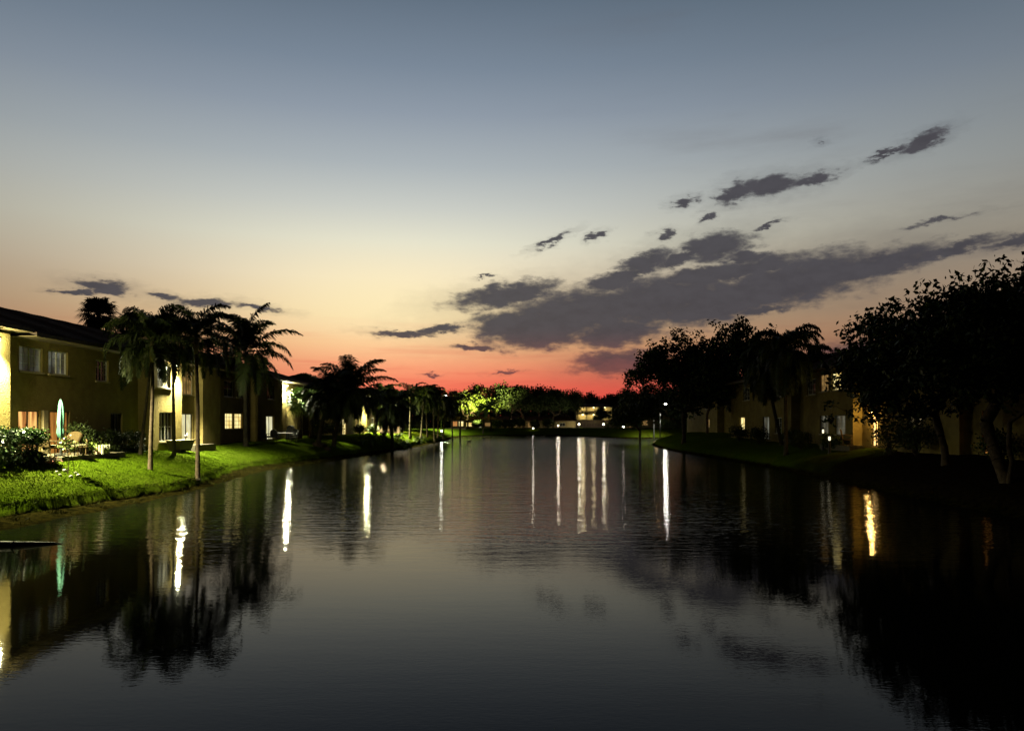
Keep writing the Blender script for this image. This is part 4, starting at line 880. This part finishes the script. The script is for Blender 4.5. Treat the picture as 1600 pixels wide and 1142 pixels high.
# dark storage tub with pale rim under the bright lamp
X, Y = -20.25, 45.0; z = g1(X, Y)
tb = empty('storage_bench', (X, Y, z), 'dark open storage bench with pale rim under the bright bay lamp', 'bench')
b_ = MB(); b_.add([(-.32, -.8, .12), (.32, -.8, .12), (.32, .8, .12), (-.32, .8, .12), (-.42, -1, .66), (.42, -1, .66), (.42, 1, .66), (-.42, 1, .66)], [(0, 1, 5, 4), (1, 2, 6, 5), (2, 3, 7, 6), (3, 0, 4, 7), (3, 2, 1, 0), (4, 5, 6, 7)]); b_.build('body', M['wood'], tb)
b_ = MB(); b_.box(-.46, .46, -1.04, 1.04, .661, .70); b_.build('rim', M['trim'], tb)
for sy in (-.7, .7): b_ = MB(); b_.box(-.3, .3, sy-.04, sy+.04, 0, .119); b_.build('foot', M['wood'], tb)
bb = empty('garden_ornament', (X+.1, Y+.45, z+.70), 'small white bird shaped ornament standing on the storage bench', 'ornament')
b_ = MB(); b_.tube([(0, 0, 0), (0, 0, .16)], .02, 6); b_.tube([(0, -.22, .26), (0, -.1, .22), (0, .08, .2), (0, .2, .27), (0, .24, .4), (0, .3, .42)], [.01, .07, .09, .045, .035, .008], 8); b_.build('body', M['white'], bb, True)
# patio sets
X, Y = -19.7, 61.0; z = g1(X, Y)
table('dark round dining table on the lawn before the far end of the left building', -19.6, 63.2, g1(-19.6, 63.2), .75, .74, 'metal', 'wood')
for (x, y, rz, lb) in [(-19.9, 61.8, 180, 'dark chair on the near side of the round dining table'), (-18.7, 63.0, -60, 'dark chair on the lake side of the round dining table'), (-19.2, 64.7, 0, 'dark chair on the far side of the round dining table'), (-20.4, 61.2, 150, 'dark chair closest to the pale lit door by the dining table')]:
    chair('garden_chair', lb, x, y, g1(x, y), R(rz), 'metal', 'chairs round the dark dining table')
X, Y = -20.2, 67.2; z = g1(X, Y)
gr_ = empty('barbecue_grill', (X, Y, z), 'covered dark barbecue grill below the bright end wall lamp', 'grill')
b_ = MB(); b_.box(-.3, .3, -.5, .5, .1, .85); b_.build('cabinet', M['metal'], gr_)
b_ = MB(); b_.tube([(-.0, -.4, .98), (0, .4, .98)], .26, 12); b_.build('lid', M['metal'], gr_)
for s in (-.4, .4): b_ = MB(); b_.tube([(-.28, s, .06), (.28, s, .06)], .06, 8); b_.build('wheel', M['metal'], gr_)
chair('garden_chair', 'pale garden chair on the right patio by the golden doorway', 21.5, 47.2, 1.66, R(60), 'wicker')
# sapling with stakes in a ring of stones
X, Y = at(106, 29.2), 29.2; z = g1(X, Y)
sp_ = empty('sapling', (X, Y, z-.03), 'thin staked sapling with yellow-green leaves on the near lawn', 'sapling')
b_ = MB(); b_.tube([(0, 0, 0), (.03, .02, .5), (-.02, .0, 1.0), (.02, .05, 1.35)], [.02, .016, .012, .006], 6); b_.build('stem', M['bark'], sp_)
rg = np.random.default_rng(77); cen = rg.normal(0, 1, (26, 3))*[.17, .17, .12]+[.0, .03, 1.22]; arr_mesh('foliage', leafcloud(rg, cen, 9, .07, .12), 4, M['leaf_bright'], sp_)
for s in (-1, 1): b_ = MB(); b_.tube([(s*.28, .05*s, 0), (s*.1, 0, .95)], .012, 5); b_.build('stake', M['wood'], sp_)
for i in range(6):
    a = i*1.05+.3; xx, yy_ = X+.38*math.cos(a), Y+.38*math.sin(a); b_ = MB(); q0 = random.Random(i).uniform(.05, .09)
    b_.lathe(0, 0, [(q0*.8, -.03), (q0, .02), (q0*.8, q0*.8), (q0*.3, q0)], 7); o = b_.build('stone', M['white'], None, True); o.location = (xx, yy_, g1(xx, yy_)+.01); o.rotation_euler = (.1*i, .2, i)
    tag(o, 'pale stone in the ring around the staked sapling', 'stone', 'stones around the sapling')
# log lying in the shallows
b_ = MB(); b_.tube([(-1.3, -.35, .05), (-.5, -.1, .07), (.3, .05, .04), (1.1, .3, .02), (1.6, .5, -.06)], [.10, .12, .1, .07, .03], 10); b_.tube([(.2, .03, .06), (.45, -.2, .18)], [.04, .015], 6)
M['wet'] = mat('wet_wood', (.012, .010, .007), .6, .15, bump=(14, .04)); o = b_.build('log', M['wet'], None, True); o.location = (-13.1, 18.9, -.03)
tag(o, 'wet black log half sunk in the water at the lower left bank', 'log')
# rocks at the coconut roots
for i, (px, Y, s) in enumerate([(497, 64.5, .5), (504, 65.2, .38), (512, 64.2, .3)]):
    X = at(px, Y); b_ = MB(); rr = random.Random(i)
    prof = [(s*.9, -.1), (s, .1), (s*.8, s*.5), (s*.4, s*.75), (.04, s*.8)]; b_.lathe(0, 0, prof, 9); v = b_.V[0]; v += np.random.default_rng(i).normal(0, .05*s*2, v.shape)
    o = b_.build('rock', M['bark'], None, False); o.location = (X, Y, g1(X, Y)); tag(o, ['largest dark rock at the foot of the short coconut palm', 'middle dark rock between the two coconut trunks', 'smallest dark rock nearest the curved coconut trunk'][i], 'rock', 'rocks at the coconut palms')
# duck
def duck(label, px, Y, rz, s=1):
    r = tag(MBduck(s), label, 'duck'); r.location = (at(px, Y), Y, 0); r.rotation_euler = (0, 0, rz); return r
def MBduck(s):
    b_ = MB(); P = np.array([(-.34, 0, .12), (-.26, 0, .09), (-.12, 0, .07), (.06, 0, .07), (.18, 0, .10), (.23, 0, .19), (.24, 0, .28), (.29, 0, .31), (.36, 0, .29), (.42, 0, .285)])*s
    b_.tube(P, np.array([.01, .05, .10, .12, .08, .045, .045, .05, .025, .012])*s, 10); return b_.build('duck', M['feather'], None, True)
duck('dark duck floating on the far part of the lake, left of centre', 733, 114, R(20), 1.3)
duck('second small dark duck close under the far left bank', 683, 118, R(190), 1.0)
